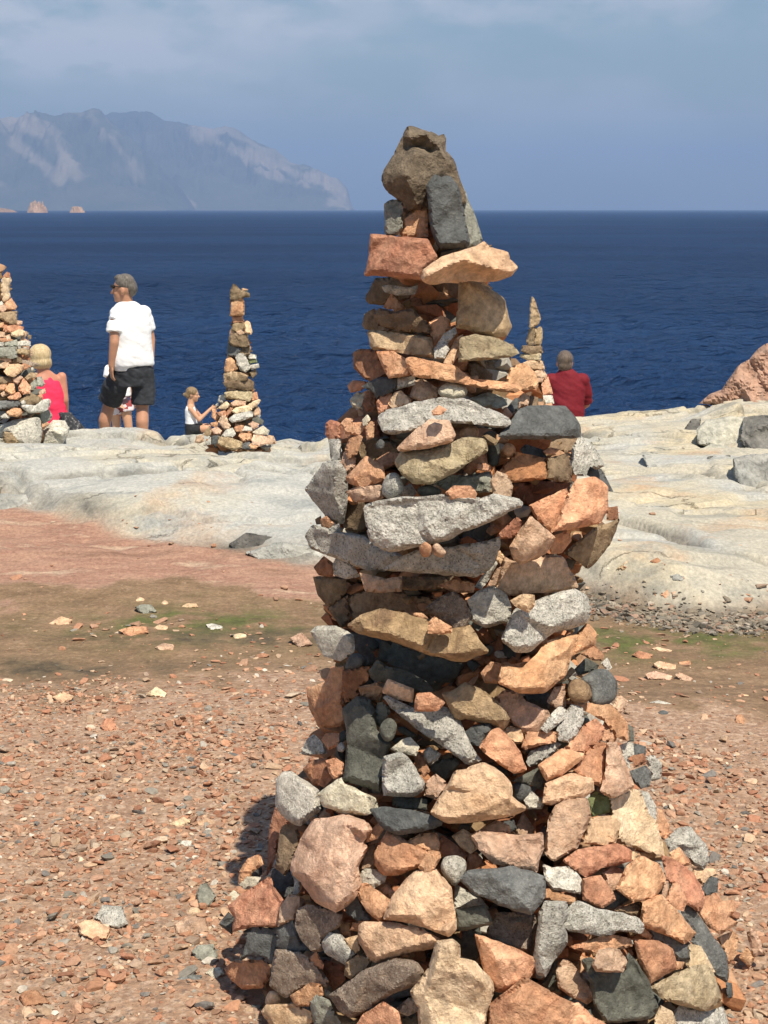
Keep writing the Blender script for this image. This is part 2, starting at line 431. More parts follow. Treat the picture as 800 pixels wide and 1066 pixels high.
    h = mth(n, l, 'ADD', mth(n, l, 'MULTIPLY', h, amp), mth(n, l, 'MULTIPLY', noise(3.5, 9, .62, .2, (1, 1.6, 1)), .75))
    h = mth(n, l, 'ADD', h, mth(n, l, 'MULTIPLY', mth(n, l, 'MULTIPLY', crkm, att('pale')), .5))
    l.new(h, b1.inputs['Height']); l.new(b1.outputs['Normal'], bs.inputs['Normal'])
    return m

def build_ground():
    xs = np.concatenate([np.linspace(-16, -4.6, 70)[:-1], np.linspace(-4.6, 4.9, 560), np.linspace(4.9, 16, 70)[1:]])
    ys = np.concatenate([np.linspace(-12, 2.2, 40)[:-1], np.linspace(2.2, 6, 150)[:-1], np.linspace(6, 13.6, 420)[:-1], np.linspace(13.6, 27, 110)])
    X, Y = np.meshgrid(xs, ys)
    Z = terrain_z(X, Y)
    wob = 0.35 * fbm(X * 0.6, Y * 0.2 + 3, 1.0, 3)
    R = sstep(0.3, 1.0, X)
    front = (1 - R) * np.interp(X, FRONT_X, FRONT_Y) + R * (6.3 + wob) + (1 - R) * wob * .35
    nz = fbm(X * 1.5, Y * 1.5, 6.0, 4)
    nf = fbm(X * 5, Y * 5, 8.0, 3)
    nh = fbm(X * 14, Y * 18, 3.3, 3)
    pale = sstep(front - 0.10, front + 0.12, Y + 0.12 * nz + 0.05 * nf)
    red = sstep(6.45, 6.62, Y + 0.45 * nz + 0.2 * nf + .05 * fbm(X * 14, Y * 25, 3.9, 3)) * (1 - pale) * (1 - 0.85 * R)
    y0 = 5.1 - 0.45 * R
    wet = sstep(y0 - .1, y0 + .25, Y + .35 * nz + .3 * nf + .12 * nh) * (1 - sstep(6.7, 6.85, Y + .4 * nz)) * (1 - red) * (1 - pale)
    g = np.exp(-((X + .75) / .5) ** 2 - ((Y - 6.0) / .3) ** 2) + np.exp(-((X - 1.05) / .55) ** 2 - ((Y - 5.75) / .22) ** 2) + .8 * np.exp(-((X + 1.75) / .3) ** 2 - ((Y - 5.35) / .15) ** 2)
    green = np.clip(g * (0.5 + 1.3 * nf + .6 * nh), 0, .8)
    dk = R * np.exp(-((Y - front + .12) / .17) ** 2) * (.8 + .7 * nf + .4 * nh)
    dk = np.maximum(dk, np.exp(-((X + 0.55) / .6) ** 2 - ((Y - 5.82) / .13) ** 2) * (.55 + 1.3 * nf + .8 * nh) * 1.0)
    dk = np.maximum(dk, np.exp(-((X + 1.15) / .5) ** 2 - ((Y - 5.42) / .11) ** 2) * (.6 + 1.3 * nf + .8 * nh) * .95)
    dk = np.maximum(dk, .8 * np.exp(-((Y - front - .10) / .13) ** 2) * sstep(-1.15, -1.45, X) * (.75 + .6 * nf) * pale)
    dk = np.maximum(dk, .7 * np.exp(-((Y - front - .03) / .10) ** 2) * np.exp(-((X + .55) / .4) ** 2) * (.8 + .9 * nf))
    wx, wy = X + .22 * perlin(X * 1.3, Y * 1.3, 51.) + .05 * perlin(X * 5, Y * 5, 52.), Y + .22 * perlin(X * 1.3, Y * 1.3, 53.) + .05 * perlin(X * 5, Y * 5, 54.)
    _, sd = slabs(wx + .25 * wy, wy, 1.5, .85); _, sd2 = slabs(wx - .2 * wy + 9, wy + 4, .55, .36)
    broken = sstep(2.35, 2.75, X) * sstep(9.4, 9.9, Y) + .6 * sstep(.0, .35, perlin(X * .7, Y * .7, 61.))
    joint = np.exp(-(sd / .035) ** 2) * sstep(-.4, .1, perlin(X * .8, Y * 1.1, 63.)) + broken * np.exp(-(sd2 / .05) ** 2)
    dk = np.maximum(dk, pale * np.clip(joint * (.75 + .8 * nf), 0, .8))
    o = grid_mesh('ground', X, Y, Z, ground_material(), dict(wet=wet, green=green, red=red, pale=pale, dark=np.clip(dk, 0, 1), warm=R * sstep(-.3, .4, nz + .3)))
    tag(o, kind='structure')
    return o
build_ground()

# ---- sea
SEA_Z = -5.0
def sea_material():
    m, n, l, bs = new_mat('sea_water')
    geo = N(n, 'ShaderNodeNewGeometry')
    def noise(sc, det, ro, stretch):
        mp = N(n, 'ShaderNodeMapping'); mp.inputs['Scale'].default_value = stretch
        l.new(geo.outputs['Position'], mp.inputs['Vector'])
        t = N(n, 'ShaderNodeTexNoise', Scale=sc, Detail=det, Roughness=ro); l.new(mp.outputs['Vector'], t.inputs['Vector'])
        return t.outputs['Fac']
    h = mth(n, l, 'ADD', noise(.9, 6, .6, (.6, 1, 1)), mth(n, l, 'MULTIPLY', noise(.12, 5, .6, (.5, 1, 1)), 2.2))
    b = N(n, 'ShaderNodeBump', Strength=1.0, Distance=2.2)
    l.new(h, b.inputs['Height']); l.new(b.outputs['Normal'], bs.inputs['Normal'])
    r = ramp(n, [(0.35, (.010,.034,.100)), (0.65, (.017,.052,.142))]); l.new(noise(.02, 4, .55, (.35, 1, 1)), r.inputs['Fac'])
    l.new(r.outputs['Color'], bs.inputs['Base Color'])
    bs.inputs['Roughness'].default_value = 1.0
    bs.inputs['Specular IOR Level'].default_value = 0.0
    gl = N(n, 'ShaderNodeBsdfGlossy', Roughness=.16); l.new(b.outputs['Normal'], gl.inputs['Normal'])
    fr = N(n, 'ShaderNodeFresnel', IOR=1.33); l.new(b.outputs['Normal'], fr.inputs['Normal'])
    mx = N(n, 'ShaderNodeMixShader')
    l.new(mth(n, l, 'MINIMUM', mth(n, l, 'MULTIPLY', fr.outputs['Fac'], .75), .30), mx.inputs['Fac'])
    l.new(bs.outputs['BSDF'], mx.inputs[1]); l.new(gl.outputs['BSDF'], mx.inputs[2])
    l.new(mx.outputs['Shader'], n['Material Output'].inputs['Surface'])
    return m
def build_sea():
    rows = np.concatenate([np.linspace(-.4, 0, 2), np.linspace(0, 1, 620)])
    inv = np.linspace(1 / 20., 1 / 700., 560)
    ys = np.concatenate([[-40, 5], 1 / inv, np.geomspace(760, 23000, 40)])
    t = np.linspace(-1, 1, 560)
    t = np.sign(t) * (.16 * np.abs(t) + .84 * np.abs(t) ** 5)      # finest ahead, reaching far out to both sides
    X = np.outer(np.maximum(ys, 30) * 3.6 + 140, t)
    X[-41:] = np.outer(np.linspace(2700, 23000, 41), t)
    Y = np.repeat(ys[:, None], len(t), 1)
    fade = (1 - sstep(150, 600, Y))
    Z = SEA_Z + fade * (0.30 * fbm(X * .22, Y * .42, 0, 3, .55) + 0.16 * fbm(X * .9, Y * 1.6, 2., 3, .55))
    o = grid_mesh('sea', X, Y, Z, sea_material())
    tag(o, kind='structure')
build_sea()

# ---- far mountains
def hill_material():
    m, n, l, bs = new_mat('mountain_slope')
    geo = N(n, 'ShaderNodeNewGeometry')
    def noise(sc, det, ro, st=(1,1,1)):
        mp = N(n, 'ShaderNodeMapping'); mp.inputs['Scale'].default_value = st
        l.new(geo.outputs['Position'], mp.inputs['Vector'])
        t = N(n, 'ShaderNodeTexNoise', Scale=sc, Detail=det, Roughness=ro, Distortion=.3); l.new(mp.outputs['Vector'], t.inputs['Vector'])
        return t.outputs['Fac']
    r = ramp(n, [(0.3, (.055,.065,.055)), (0.7, (.105,.105,.085))]); l.new(noise(.004, 8, .65), r.inputs['Fac'])
    a = N(n, 'ShaderNodeAttribute', attribute_name='cliff')
    f = mth(n, l, 'MULTIPLY', a.outputs['Fac'], mth(n, l, 'ADD', noise(.006, 8, .7), .35))
    rr = ramp(n, [(0.2, 0), (1.1, .58)]); l.new(f, rr.inputs['Fac'])
    c = mixc(n, l, rr.outputs['Color'], r.outputs['Color'], (.58,.46,.37))
    l.new(c, bs.inputs['Base Color']); bs.inputs['Roughness'].default_value = .95
    b = N(n, 'ShaderNodeBump', Strength=.8, Distance=25.); l.new(noise(.01, 9, .7), b.inputs['Height']); l.new(b.outputs['Normal'], bs.inputs['Normal'])
    return m
def build_mountain(name, prof, y0, depth, cliffs, seed):
    pu = np.array([p[0] for p in prof], float); pv = np.array([p[1] for p in prof], float)
    us = np.linspace(pu[0], pu[-1], 420)
    vv = np.interp(us, pu, pv) + 1.4 * fbm(us / 30., seed, 0.5, 4, .6) * sstep(217, 195, np.interp(us, pu, pv))
    ts = np.linspace(0, 1, 130)
    U, T = np.meshgrid(us, ts)
    Yd = y0 + T * depth
    H = (218 - np.repeat(vv[None], len(ts), 0)) * y0 / F_PX
    X = (U - 400) / F_PX * (y0 + depth * .45)
    shape = np.where(T < .45, (T / .45) ** .85, 1 - ((T - .45) / .55) ** 1.6)
    rid = np.abs(fbm(X / 420., Yd / 800., seed, 5, .5))
    Z = H * shape * (1.04) + np.minimum(H, 260) * .6 * (fbm(X / 300., Yd / 500., seed + 2, 5, .55) - .9 * rid) * np.sin(np.pi * np.clip(T, 0, .98)) * np.where(T < .40, 1, .25)
    Z = np.maximum(Z, -3) + SEA_Z - 4 * (T < .01)
    VV = 218 - (Z - SEA_Z) / Yd * F_PX
    UU = 400 + X / Yd * F_PX
    nn = fbm(X / 260., Yd / 260., seed + 11, 5, .6)
    cl = np.zeros_like(Z)
    for pts, w, amp in cliffs:
        d = np.full(Z.shape, 1e9)
        for (ax, ay), (bx, by) in zip(pts, pts[1:]):
            ex, ey = bx - ax, by - ay
            t = np.clip(((UU - ax) * ex + (VV - ay) * ey) / (ex * ex + ey * ey), 0, 1)
            d = np.minimum(d, np.hypot(UU - ax - t * ex, VV - ay - t * ey))
        cl = np.maximum(cl, amp * (1 - sstep(w * .1, w * 1.6, d + nn * w * 1.1)))
    o = grid_mesh(name, X, Yd, Z, hill_material(), dict(cliff=cl))
    tag(o, kind='structure')
build_mountain('far_mountain', [(-330,120),(-150,128),(-60,122),(0,116),(40,114),(75,113),(95,111),(112,111),(122,118),(150,150),(185,190),(200,217)], 9000, 2500,
               [([(-40,135),(30,128),(62,140),(92,188)], 11, .8), ([(25,150),(70,185)], 7, .7), ([(-60,160),(10,190)], 9, .5), ([(105,125),(140,165),(150,182)], 9, .6), ([(60,118),(95,122)], 5, .5)], 3.0)
build_mountain('far_headland', [(60,217),(90,150),(112,116),(125,112),(148,111),(165,115),(185,123),(215,130),(240,131),(255,137),(280,150),(310,166),(340,178),(353,184),(362,194),(367,217)], 10500, 2600,
               [([(212,138),(250,160),(300,178),(345,190),(358,212)], 10, .85), ([(225,136),(262,147),(310,172)], 7, .7), ([(330,186),(355,200),(364,216)], 8, .9), ([(195,205),(208,214)], 4, .8)], 8.0)

ISLET = rock_mat('islet_rock', (.26,.15,.10), (.36,.24,.17), (.18,.11,.08), patch=.4, scale=.004, bump=1.0)
def sea_stack(u0, u1, top, y, label, seed):
    w = (u1 - u0) / F_PX * y; h = (218 - top) / F_PX * y + 1.6 - SEA_Z - 0
    c = ((u0 + u1) / 2 - 400) / F_PX * y
    g = np.linspace(-1, 1, 40)
    A, B = np.meshgrid(g, g)
    r = np.sqrt(A ** 2 + B ** 2)
    Z = SEA_Z - 2 + (h + 2) * np.clip(1 - r ** 2.2, 0, 1) * (.35 + 1.3 * np.abs(fbm(A * 2.2, B * 2.2, seed, 5, .65)))
    o = grid_mesh('sea_stack', c + A * w / 2, y + B * w / 2, np.minimum(Z, SEA_Z + h * (.8 + .25 * fbm(A * 4, B * 4, seed, 2))), ISLET)
    tag(o, label, 'sea stack')
sea_stack(35, 57, 208.5, 3200, 'larger orange islet of rock rising from the sea below the mountains', 1.5)
sea_stack(78, 95, 214, 3300, 'smaller low orange islet right of the larger one, below the mountains', 4.5)
sea_stack(-14, 27, 216, 3600, 'long pale low islet at the left edge under the mountains', 7.5)

# ---- air
def build_haze():
    bm = bmesh.new()
    x0, x1, y0, y1, z0, z1 = -24000, 24000, -60, 23500, SEA_Z - 7, 900
    vs = [bm.verts.new(p) for p in ((x0,y0,z0),(x1,y0,z0),(x1,y1,z0),(x0,y1,z0),(x0,y0,z1),(x1,y0,z1),(x1,y1,z1),(x0,y1,z1))]
    for f in ((3,2,1,0),(4,5,6,7),(0,1,5,4),(1,2,6,5),(2,3,7,6),(3,0,4,7)):
        bm.faces.new([vs[i] for i in f])
    me = bpy.data.meshes.new('haze'); bm.to_mesh(me); bm.free()
    o = bpy.data.objects.new('haze', me); COL.objects.link(o)
    m = bpy.data.materials.new('haze_air'); m.use_nodes = True
    n, l = m.node_tree.nodes, m.node_tree.links
    n.clear()
    out = n.new('ShaderNodeOutputMaterial'); v = n.new('ShaderNodeVolumePrincipled')
    v.inputs['Color'].default_value = (.40, .60, 1.0, 1)
    v.inputs['Density'].default_value = HAZE_DENSITY
    v.inputs['Anisotropy'].default_value = 0.0
    l.new(v.outputs['Volume'], out.inputs['Volume'])
    me.materials.append(m)
    tag(o, kind='stuff')
HAZE_DENSITY = 1.15e-4
build_haze()
# ---------------------------------------------------------------- the foreground cairn, stone by stone
# survey sheet | colour | shape | cm in front of the cairn's face | label | outline | inner ridge points (x,y,height)
STONES = r"""
A|F|f|2|brown craggy boulder perched at the very top of the tall cairn|262,50 345,72 385,88 408,80 418,100 416,150 440,175 462,225 487,300 500,360 440,380 335,385 262,394 240,360 178,315 158,280 160,240 205,165 240,90|262,64,.7 345,80,.8 268,95,1.0 355,105,1.0 275,125,.15 315,130,.0 350,150,.05 362,172,.9 290,150,1.15 230,190,.9 180,290,.3 252,255,1.6 300,370,.6 335,290,.9 400,150,1.0 430,200,.7 385,120,.9
A|D|f|7|dark upright slab leaning against the topmost boulder of the tall cairn|338,295 372,250 400,262 440,258 468,300 492,410 514,525 500,546 395,550 375,520 355,460|352,300,.5 372,265,.4 440,275,1.1 462,310,1.1 505,525,1.1 395,535,.8 365,460,.6
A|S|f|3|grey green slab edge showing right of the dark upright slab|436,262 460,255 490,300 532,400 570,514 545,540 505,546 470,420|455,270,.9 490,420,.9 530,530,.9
A|S|f|3|small upright grey stone at left just below the topmost boulder|162,370 185,355 238,352 238,470 215,498 165,495|
A|O|f|2|small reddish stone wedged beneath the topmost boulder, left of the dark upright slab|238,430 295,385 338,382 342,505 240,505|
A|M|f|5|large red and orange block carrying the small upright grey stone|105,495 180,503 338,515 378,590 320,684 82,664 100,580|115,510,.5 250,530,.8 330,530,.8 350,600,.6 110,640,.9 300,665,1
A|T|f|8|wide tan slab jutting right under the dark upright slab|322,684 328,640 400,590 540,548 575,525 597,552 675,572 682,600 712,636 690,668 610,692 480,692 350,702|345,668,1.3 420,628,1.7 490,602,2.2 560,622,2.2 620,640,2.0 690,650,1.2 560,575,1.0 430,605,1.0 420,672,.2 490,650,.2 600,665,.2
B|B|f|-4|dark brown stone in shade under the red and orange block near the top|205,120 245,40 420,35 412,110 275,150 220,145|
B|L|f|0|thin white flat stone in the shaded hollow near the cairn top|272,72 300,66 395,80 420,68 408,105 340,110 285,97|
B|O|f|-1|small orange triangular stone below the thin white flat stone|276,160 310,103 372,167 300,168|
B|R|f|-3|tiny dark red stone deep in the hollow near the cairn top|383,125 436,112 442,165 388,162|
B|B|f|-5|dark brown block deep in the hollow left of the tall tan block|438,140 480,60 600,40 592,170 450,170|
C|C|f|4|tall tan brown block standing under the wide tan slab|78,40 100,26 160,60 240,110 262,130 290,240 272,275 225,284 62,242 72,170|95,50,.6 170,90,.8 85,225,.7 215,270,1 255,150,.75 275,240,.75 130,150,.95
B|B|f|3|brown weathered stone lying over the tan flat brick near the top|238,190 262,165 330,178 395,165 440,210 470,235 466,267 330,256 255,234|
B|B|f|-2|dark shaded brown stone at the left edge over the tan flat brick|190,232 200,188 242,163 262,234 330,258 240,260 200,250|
B|O|f|3|small orange block in the middle under the shaded hollow|468,222 520,194 552,212 558,250 525,285 492,322 472,268|
B|G|f|5|small white granite piece leaning beside the small orange block|488,335 530,270 575,243 584,268 545,310 552,335 532,372 492,372|
B|C|f|4|long tan flat brick at left a little below the top|215,262 235,254 330,265 470,285 490,360 480,372 400,358 230,332|230,272,.7 460,295,.9 475,355,.9 245,322,.8
B|T|f|5|narrow tan wedge left of the tan domed stone|528,388 580,290 608,273 602,345 562,402 535,407|
C|Y|f|6|tan domed stone under the tall tan brown block|80,290 140,272 240,290 300,325 322,350 290,367 75,387|
B|R|f|2|red brown stone at the left edge beside an orange stone|153,350 180,335 252,338 292,442 240,467 200,457 155,412|
B|O|f|4|orange stone right of the red brown stone at the left edge|250,345 320,343 377,380 388,442 300,455 270,400|
B|O|f|6|long wavy orange slab running across the cairn below the tan wedge|375,378 400,367 500,388 585,408 640,458 710,483 790,470 852,495 820,514 720,502 600,478 500,458 445,455 405,448|
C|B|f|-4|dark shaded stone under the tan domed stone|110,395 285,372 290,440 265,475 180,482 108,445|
C|O|f|5|rounded orange block at the right under the tan domed stone|272,455 290,410 340,393 387,430 402,470 397,497 330,505 268,477|
B|M|f|1|small pink orange stone at the left end of the row below the red brown stone|128,485 150,464 195,467 222,475 182,507 140,514|
B|D|f|3|flat dark grey stone below the red brown stone at left|188,490 250,455 342,448 332,502 250,542 235,512|
B|L|f|4|small pale square stone right of a flat dark grey stone|338,455 407,446 410,482 333,502|
B|P|f|4|pinkish brown block left of the white oval stone|410,465 440,459 502,495 500,532 440,557 388,532|
B|W|r|5|white oval cobble under the long wavy orange slab|500,510 530,477 590,474 630,500 617,537 570,544 518,532|
B|S|f|3|flat grey green stone right of the white oval cobble|638,540 720,513 787,540 792,567 750,582 690,572|
B|W|f|1|small pale grey cobble at the left edge above the orange pieces|137,545 165,514 202,518 192,582 150,577|
B|R|f|0|narrow brown stone beside the small pale grey cobble at left|190,560 205,513 243,503 238,592 203,592|
B|O|f|3|small orange stone at the left end of the white granite arch|248,555 265,529 312,518 302,582 258,608|
B|T|f|4|small tan stone lying above the left of the white granite arch|298,560 325,514 350,507 392,545 387,562 318,582|
B|G|f|7|long white granite slab arching across the upper cairn|262,622 290,595 400,560 500,540 620,545 700,580 792,620 802,646 770,662 640,645 520,640 470,655 400,675 330,688 280,678|
B|O|f|13|small orange chip lying on the white granite arch|478,592 508,568 542,585 522,607 483,610|
C|D|f|3|small dark grey stone above the big dark slab|268,582 308,535 322,545 320,587 290,600|
C|P|f|3|small pink stone between small dark and brown stones above the dark slab|316,540 340,516 367,530 362,562 320,574|
C|B|f|2|small brown stone at right above the big dark slab|360,550 370,528 402,535 403,577 362,577|
C|O|f|4|small orange stone at the left corner of the big dark slab|253,602 270,575 297,607 270,632|
C|D|f|8|big dark grey slab at right in the upper cairn|240,697 330,580 420,570 515,572 574,650 577,702 400,708 250,703|330,592,.4 505,585,.5 470,690,1 560,660,.7 270,690,.8 380,690,1
B|M|f|0|reddish orange block sticking out at the far left above the pale rocks|38,642 55,629 97,640 97,702 55,714 36,690|
B|O|f|1|small orange stone at far left beside the reddish orange block|97,645 120,621 152,624 142,657 116,667|
B|O|f|2|flat orange stone in the left orange cluster|116,665 150,639 197,639 202,662 175,692 118,687|
B|W|f|3|tiny white stone in the left orange cluster|188,630 210,605 224,625 207,652 193,652|
B|O|f|2|upright thin orange stone right of the tiny white stone|203,660 225,634 240,640 237,702 208,712|
B|O|f|2|slanted long orange stone below the left orange cluster|118,752 135,709 175,689 192,700 167,772 128,790|
B|G|f|0|small grey stone under the reddish orange block at far left|48,710 100,710 100,800 62,812|
B|D|r|1|tiny black pebble in the shadow left of the pink faceted stone|243,730 265,706 284,722 277,752 248,752|
B|P|f|10|pink faceted stone under the white granite arch|335,747 400,680 470,627 550,634 577,690 562,717 465,747 345,758|445,645,.9 470,735,1 545,650,.7 550,700,.8 400,725,.5
B|P|r|6|small round pinkish cobble right of the pink faceted stone|593,680 620,653 667,654 680,690 640,717 598,702|
B|B|f|3|flat olive stone right of the small round pinkish cobble|678,702 710,689 757,715 742,737 688,727|
E|E|r|3|small dark olive upright cobble beneath the big dark slab|188,130 200,70 232,72 245,130 237,172 205,187 190,162|
D|Y|f|7|rough straw coloured stone under the pink faceted stone|410,160 440,113 530,113 620,93 680,63 770,68 787,120 700,172 650,212 560,252 480,252 430,202|450,130,.6 600,120,.9 760,85,.6 640,195,.9 500,235,.8 540,160,1.1
E|O|f|4|pale orange stone at the right foot of the rough straw stone|88,192 150,138 187,133 190,167 160,187 120,222|
E|O|f|5|tiny orange chip beside the pale orange stone under the olive cobble|146,172 185,167 207,180 197,202 148,197|
E|O|r|4|small orange cobble under the left of the big dark slab|250,110 270,83 302,93 310,120 285,140 260,132|
E|D|f|3|flat dark stone on top of the rust block|328,112 350,90 422,113 437,147 380,148 343,137|
E|O|f|5|small orange chip directly under the big dark slab|423,120 450,103 492,111 467,132 433,132|
E|U|f|4|rust coloured square block below the big dark slab|238,207 310,123 432,148 442,232 300,248|
E|B|f|4|olive brown block right of the rust square block|440,232 443,150 522,128 542,200 540,248 470,243|
E|G|f|4|white granite stone at the right edge below the big dark slab|533,190 543,110 575,55 640,108 677,180 642,197 617,182 602,222 560,217|
E|D|f|1|dark wedge hanging at the right edge below white granite|603,217 620,180 667,195 714,287 690,283 640,238|
D|O|f|5|orange angular stone above the grey round cobble at left|203,227 285,140 357,185 364,235 330,252 265,268 213,252|280,155,.5 230,230,.9 270,205,1.1 345,200,.8 345,235,.7
D|P|f|5|pinkish slab left of the grey round cobble|203,287 260,264 347,260 357,312 330,327 240,330|
D|G|r|7|grey round granite cobble over the left of the big granite block|350,265 375,213 415,208 442,260 437,297 390,322 353,302|
D|L|f|4|small whitish stone right of the grey round cobble|438,272 470,253 497,290 482,308 438,303|
D|E|r|6|dark oval cobble lying on the big granite block|498,272 545,256 602,280 592,302 530,317 503,297|
D|S|f|4|dull grey slab behind the orange flat stone on the granite block|572,250 640,217 700,221 802,203 812,250 797,290 745,290 620,282|
D|O|f|10|bright orange flat stone lying on the big granite block|616,292 650,263 720,263 747,295 737,322 638,322|
E|P|f|7|pinkish egg shaped stone on the right end of the granite block|203,242 230,203 272,218 297,265 287,312 260,332 218,302|
D|G|f|9|big pale granite block across the middle of the cairn|285,350 340,325 480,310 610,302 760,318 810,297 920,325 925,350 870,372 800,412 690,452 640,482 560,502 440,527 380,532 320,502 300,440
D|G|f|2|grey granite slab reaching out to the left below the granite block|36,470 70,428 150,453 280,473 312,505 400,535 430,557 365,614 290,612 210,582 120,547 58,522
D|G|f|7|long white granite slab directly under the big pale granite block|363,612 430,560 500,530 640,515 790,495 837,473 842,510 802,602 740,642 640,634 450,618
D|O|r|12|small round orange pebble on the long white granite slab|503,520 530,493 560,515 552,557 520,562|
D|P|r|12|small tan pebble on the long white granite slab beside an orange one|558,515 580,498 622,540 602,564 568,552|
E|D|f|-3|dark shaded stone under the right end of the granite block|60,500 100,455 190,415 235,440 215,475 150,512|
E|M|f|2|reddish orange wedge left of the pointed orange block|233,467 310,393 332,410 322,462 290,480 238,482|
E|P|f|8|pointed orange block with a sharp central ridge right of the granite|283,517 370,390 472,480 432,547 330,592 298,562|365,410,.6 445,480,.8 370,530,1.1 310,525,.7 340,575,.8
E|O|f|4|orange slab leaning left of the large orange block|365,345 520,273 527,310 487,402 462,457 400,402|
E|O|f|8|large orange block at the right edge of the cairn|468,452 500,370 525,300 560,238 640,228 692,270 687,362 657,417 560,437|560,255,.6 640,245,.7 670,350,.8 520,420,1 600,400,1
E|R|f|3|small red stone at the right edge beside the large orange block|688,355 732,348 737,407 688,407|
E|B|f|3|brown curved stone jutting right below the large orange block|513,542 560,500 640,438 737,403 702,502 650,572 610,607 558,572|
E|M|f|4|small reddish orange stone right of the pointed orange block|448,522 470,468 532,453 540,492 500,542 458,547|
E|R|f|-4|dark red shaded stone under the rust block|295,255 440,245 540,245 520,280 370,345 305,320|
E|P|f|3|wide pinkish triangular slab below the pointed orange block|233,692 268,560 330,585 430,555 500,560 567,682 540,692 420,707 280,717|
E|L|f|4|pale grey sliver between granite slab and pinkish triangular slab|138,682 190,610 227,568 232,590 192,662 165,694|
E|P|f|4|small pink stone left of the wide pinkish triangular slab|188,682 230,608 264,593 252,652 215,692|
E|T|f|2|tiny tan stone in the gap above the pale grey sliver|213,562 240,530 264,560 247,594|
D|G|f|0|grey granite stone bulging at the left edge beside orange stones|33,277 110,168 168,157 202,200 207,330 192,417 130,402 73,332|110,190,.6 160,190,.8 185,380,.8 90,310,.6 150,300,1
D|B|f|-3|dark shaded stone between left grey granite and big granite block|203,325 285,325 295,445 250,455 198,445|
D|O|f|2|small orange stone under the left grey granite|96,402 120,388 152,420 132,443 98,432|
D|B|f|1|tiny brown stone at far left under the grey granite|73,402 97,388 102,422 78,424|
D|G|f|2|tiny grey stone beside a small orange one at left|128,442 175,418 178,455 143,460|
D|P|f|1|dull pink stone above the left grey granite|177,172 198,118 243,148 238,182 205,208|
D|M|f|2|red orange stone in shadow left of the rough straw stone|320,155 380,123 422,128 420,165 350,195|
D|R|f|1|shaded brown stone at the left edge under the granite slab|68,602 110,556 152,590 148,643 88,634|
D|G|f|1|shaded grey stone beside the brown one under the granite slab|148,592 165,556 232,598 260,640 200,650 153,635|
D|B|f|-1|brown curved stone low on the left under the granite slab|66,642 145,640 205,648 205,702 140,772 88,722|
D|P|f|4|pink slab end catching light under the granite slab|260,625 370,650 432,640 432,702 340,708 285,702|
D|O|f|5|flat orange stone under the long white granite slab|588,677 650,653 737,670 732,707 650,708|
D|B|f|-1|flat brown shaded stone left of a flat orange one|432,640 560,645 650,640 600,690 470,700 435,690|
F|B|f|-1|dull brown upright stone at the left edge over the pale granite|165,135 248,80 256,180 228,214|
F|B|f|-3|shaded brown flat stone above the golden slab|245,85 380,50 610,95 600,170 400,140 280,185|
F|V|f|6|mauve brown granite cobble sitting on the golden slab|573,132 640,83 690,66 737,100 767,160 742,207 690,222 638,182|
G|L|f|6|whitish granite cobble beside the mauve brown cobble|68,100 110,63 175,43 227,75 247,120 242,187 200,197 140,212 83,182 78,130|
F|Q|f|11|long golden brown slab jutting out at mid height|256,207 300,168 400,138 480,153 580,183 620,240 690,228 750,203 790,260 828,312 725,354 680,350 560,315 430,265 300,240|300,185,.5 420,165,.6 590,225,.6 740,225,.6 800,300,.8 690,325,1 560,290,1 430,240,1 320,220,.8
F|O|f|13|small orange stone resting in the notch of the golden slab|583,237 588,190 610,168 682,210 682,232 640,242|
F|O|f|9|thin orange chip at the top edge of the golden slab|483,150 560,153 584,175 550,184|
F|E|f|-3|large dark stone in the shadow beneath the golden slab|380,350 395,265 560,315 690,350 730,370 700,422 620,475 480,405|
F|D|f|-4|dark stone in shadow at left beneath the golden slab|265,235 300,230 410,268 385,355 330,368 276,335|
F|E|f|4|olive grey flat slab in front of the dark hollow under the golden slab|338,395 375,348 420,378 480,388 560,428 612,477 560,484 500,474 410,444 358,434|
F|L|f|2|pale granite stone at the left edge beside the golden slab|96,232 120,208 200,206 272,243 277,312 220,352 150,332 123,282|115,222,.5 195,222,.7 255,255,.8 180,275,.7 240,300,.7
F|D|r|3|dark oval cobble under the pale granite at the left edge|233,387 260,323 300,318 322,345 302,382 265,392|
F|D|r|2|tiny dark pebble touching the dark oval cobble at left|303,352 330,333 346,365 315,378|
F|O|f|2|rough orange block at the left edge with vertical grain|78,472 160,438 180,383 230,378 237,430 227,520 242,590 222,622 130,627 98,562|
F|U|f|2|rust stone between the rough orange block and tan brick|230,390 337,378 334,432 292,470 302,504 240,524 226,470|
F|O|f|4|small orange stone left of the tan brick|293,462 370,443 397,465 382,518 310,498|
F|T|f|6|tan brick shaped stone lying above the white granite wedge|393,477 418,428 522,468 517,524 460,513 398,488|405,470,.7 425,440,.7 510,475,.8 505,510,1
F|O|f|11|orange angular stone lying on the white granite wedge|528,522 538,488 590,483 654,525 622,560 528,562|
F|G|f|7|long white granite wedge slanting down to the right|400,510 420,498 530,552 640,543 692,558 732,640 780,735 805,760 742,778 640,703 560,653 450,563|425,515,.6 540,575,.7 680,575,.6 700,650,.8 750,755,.8 640,680,1 500,580,1
F|E|f|6|tall dark olive slab leaning at left of the white granite wedge|230,560 290,503 342,518 364,560 370,640 430,695 402,760 397,815 382,892 330,872 233,847 250,700|250,565,.6 295,520,.7 350,580,.9 345,660,1 405,700,.8 375,860,.9 255,830,.8
F|E|r|8|dark oval cobble at the right edge of the tall olive slab|376,642 400,598 430,586 457,620 437,682 405,690|
F|E|f|6|dark narrow cobble above the dark oval one by the olive slab|360,602 373,528 397,523 427,565 382,628|
F|E|r|4|thin dark pebble under the white granite wedge|453,632 480,623 537,660 522,678 468,653|
F|W|f|7|knobbly cream stone below the white granite wedge|428,717 480,678 510,670 547,710 532,748 460,733|
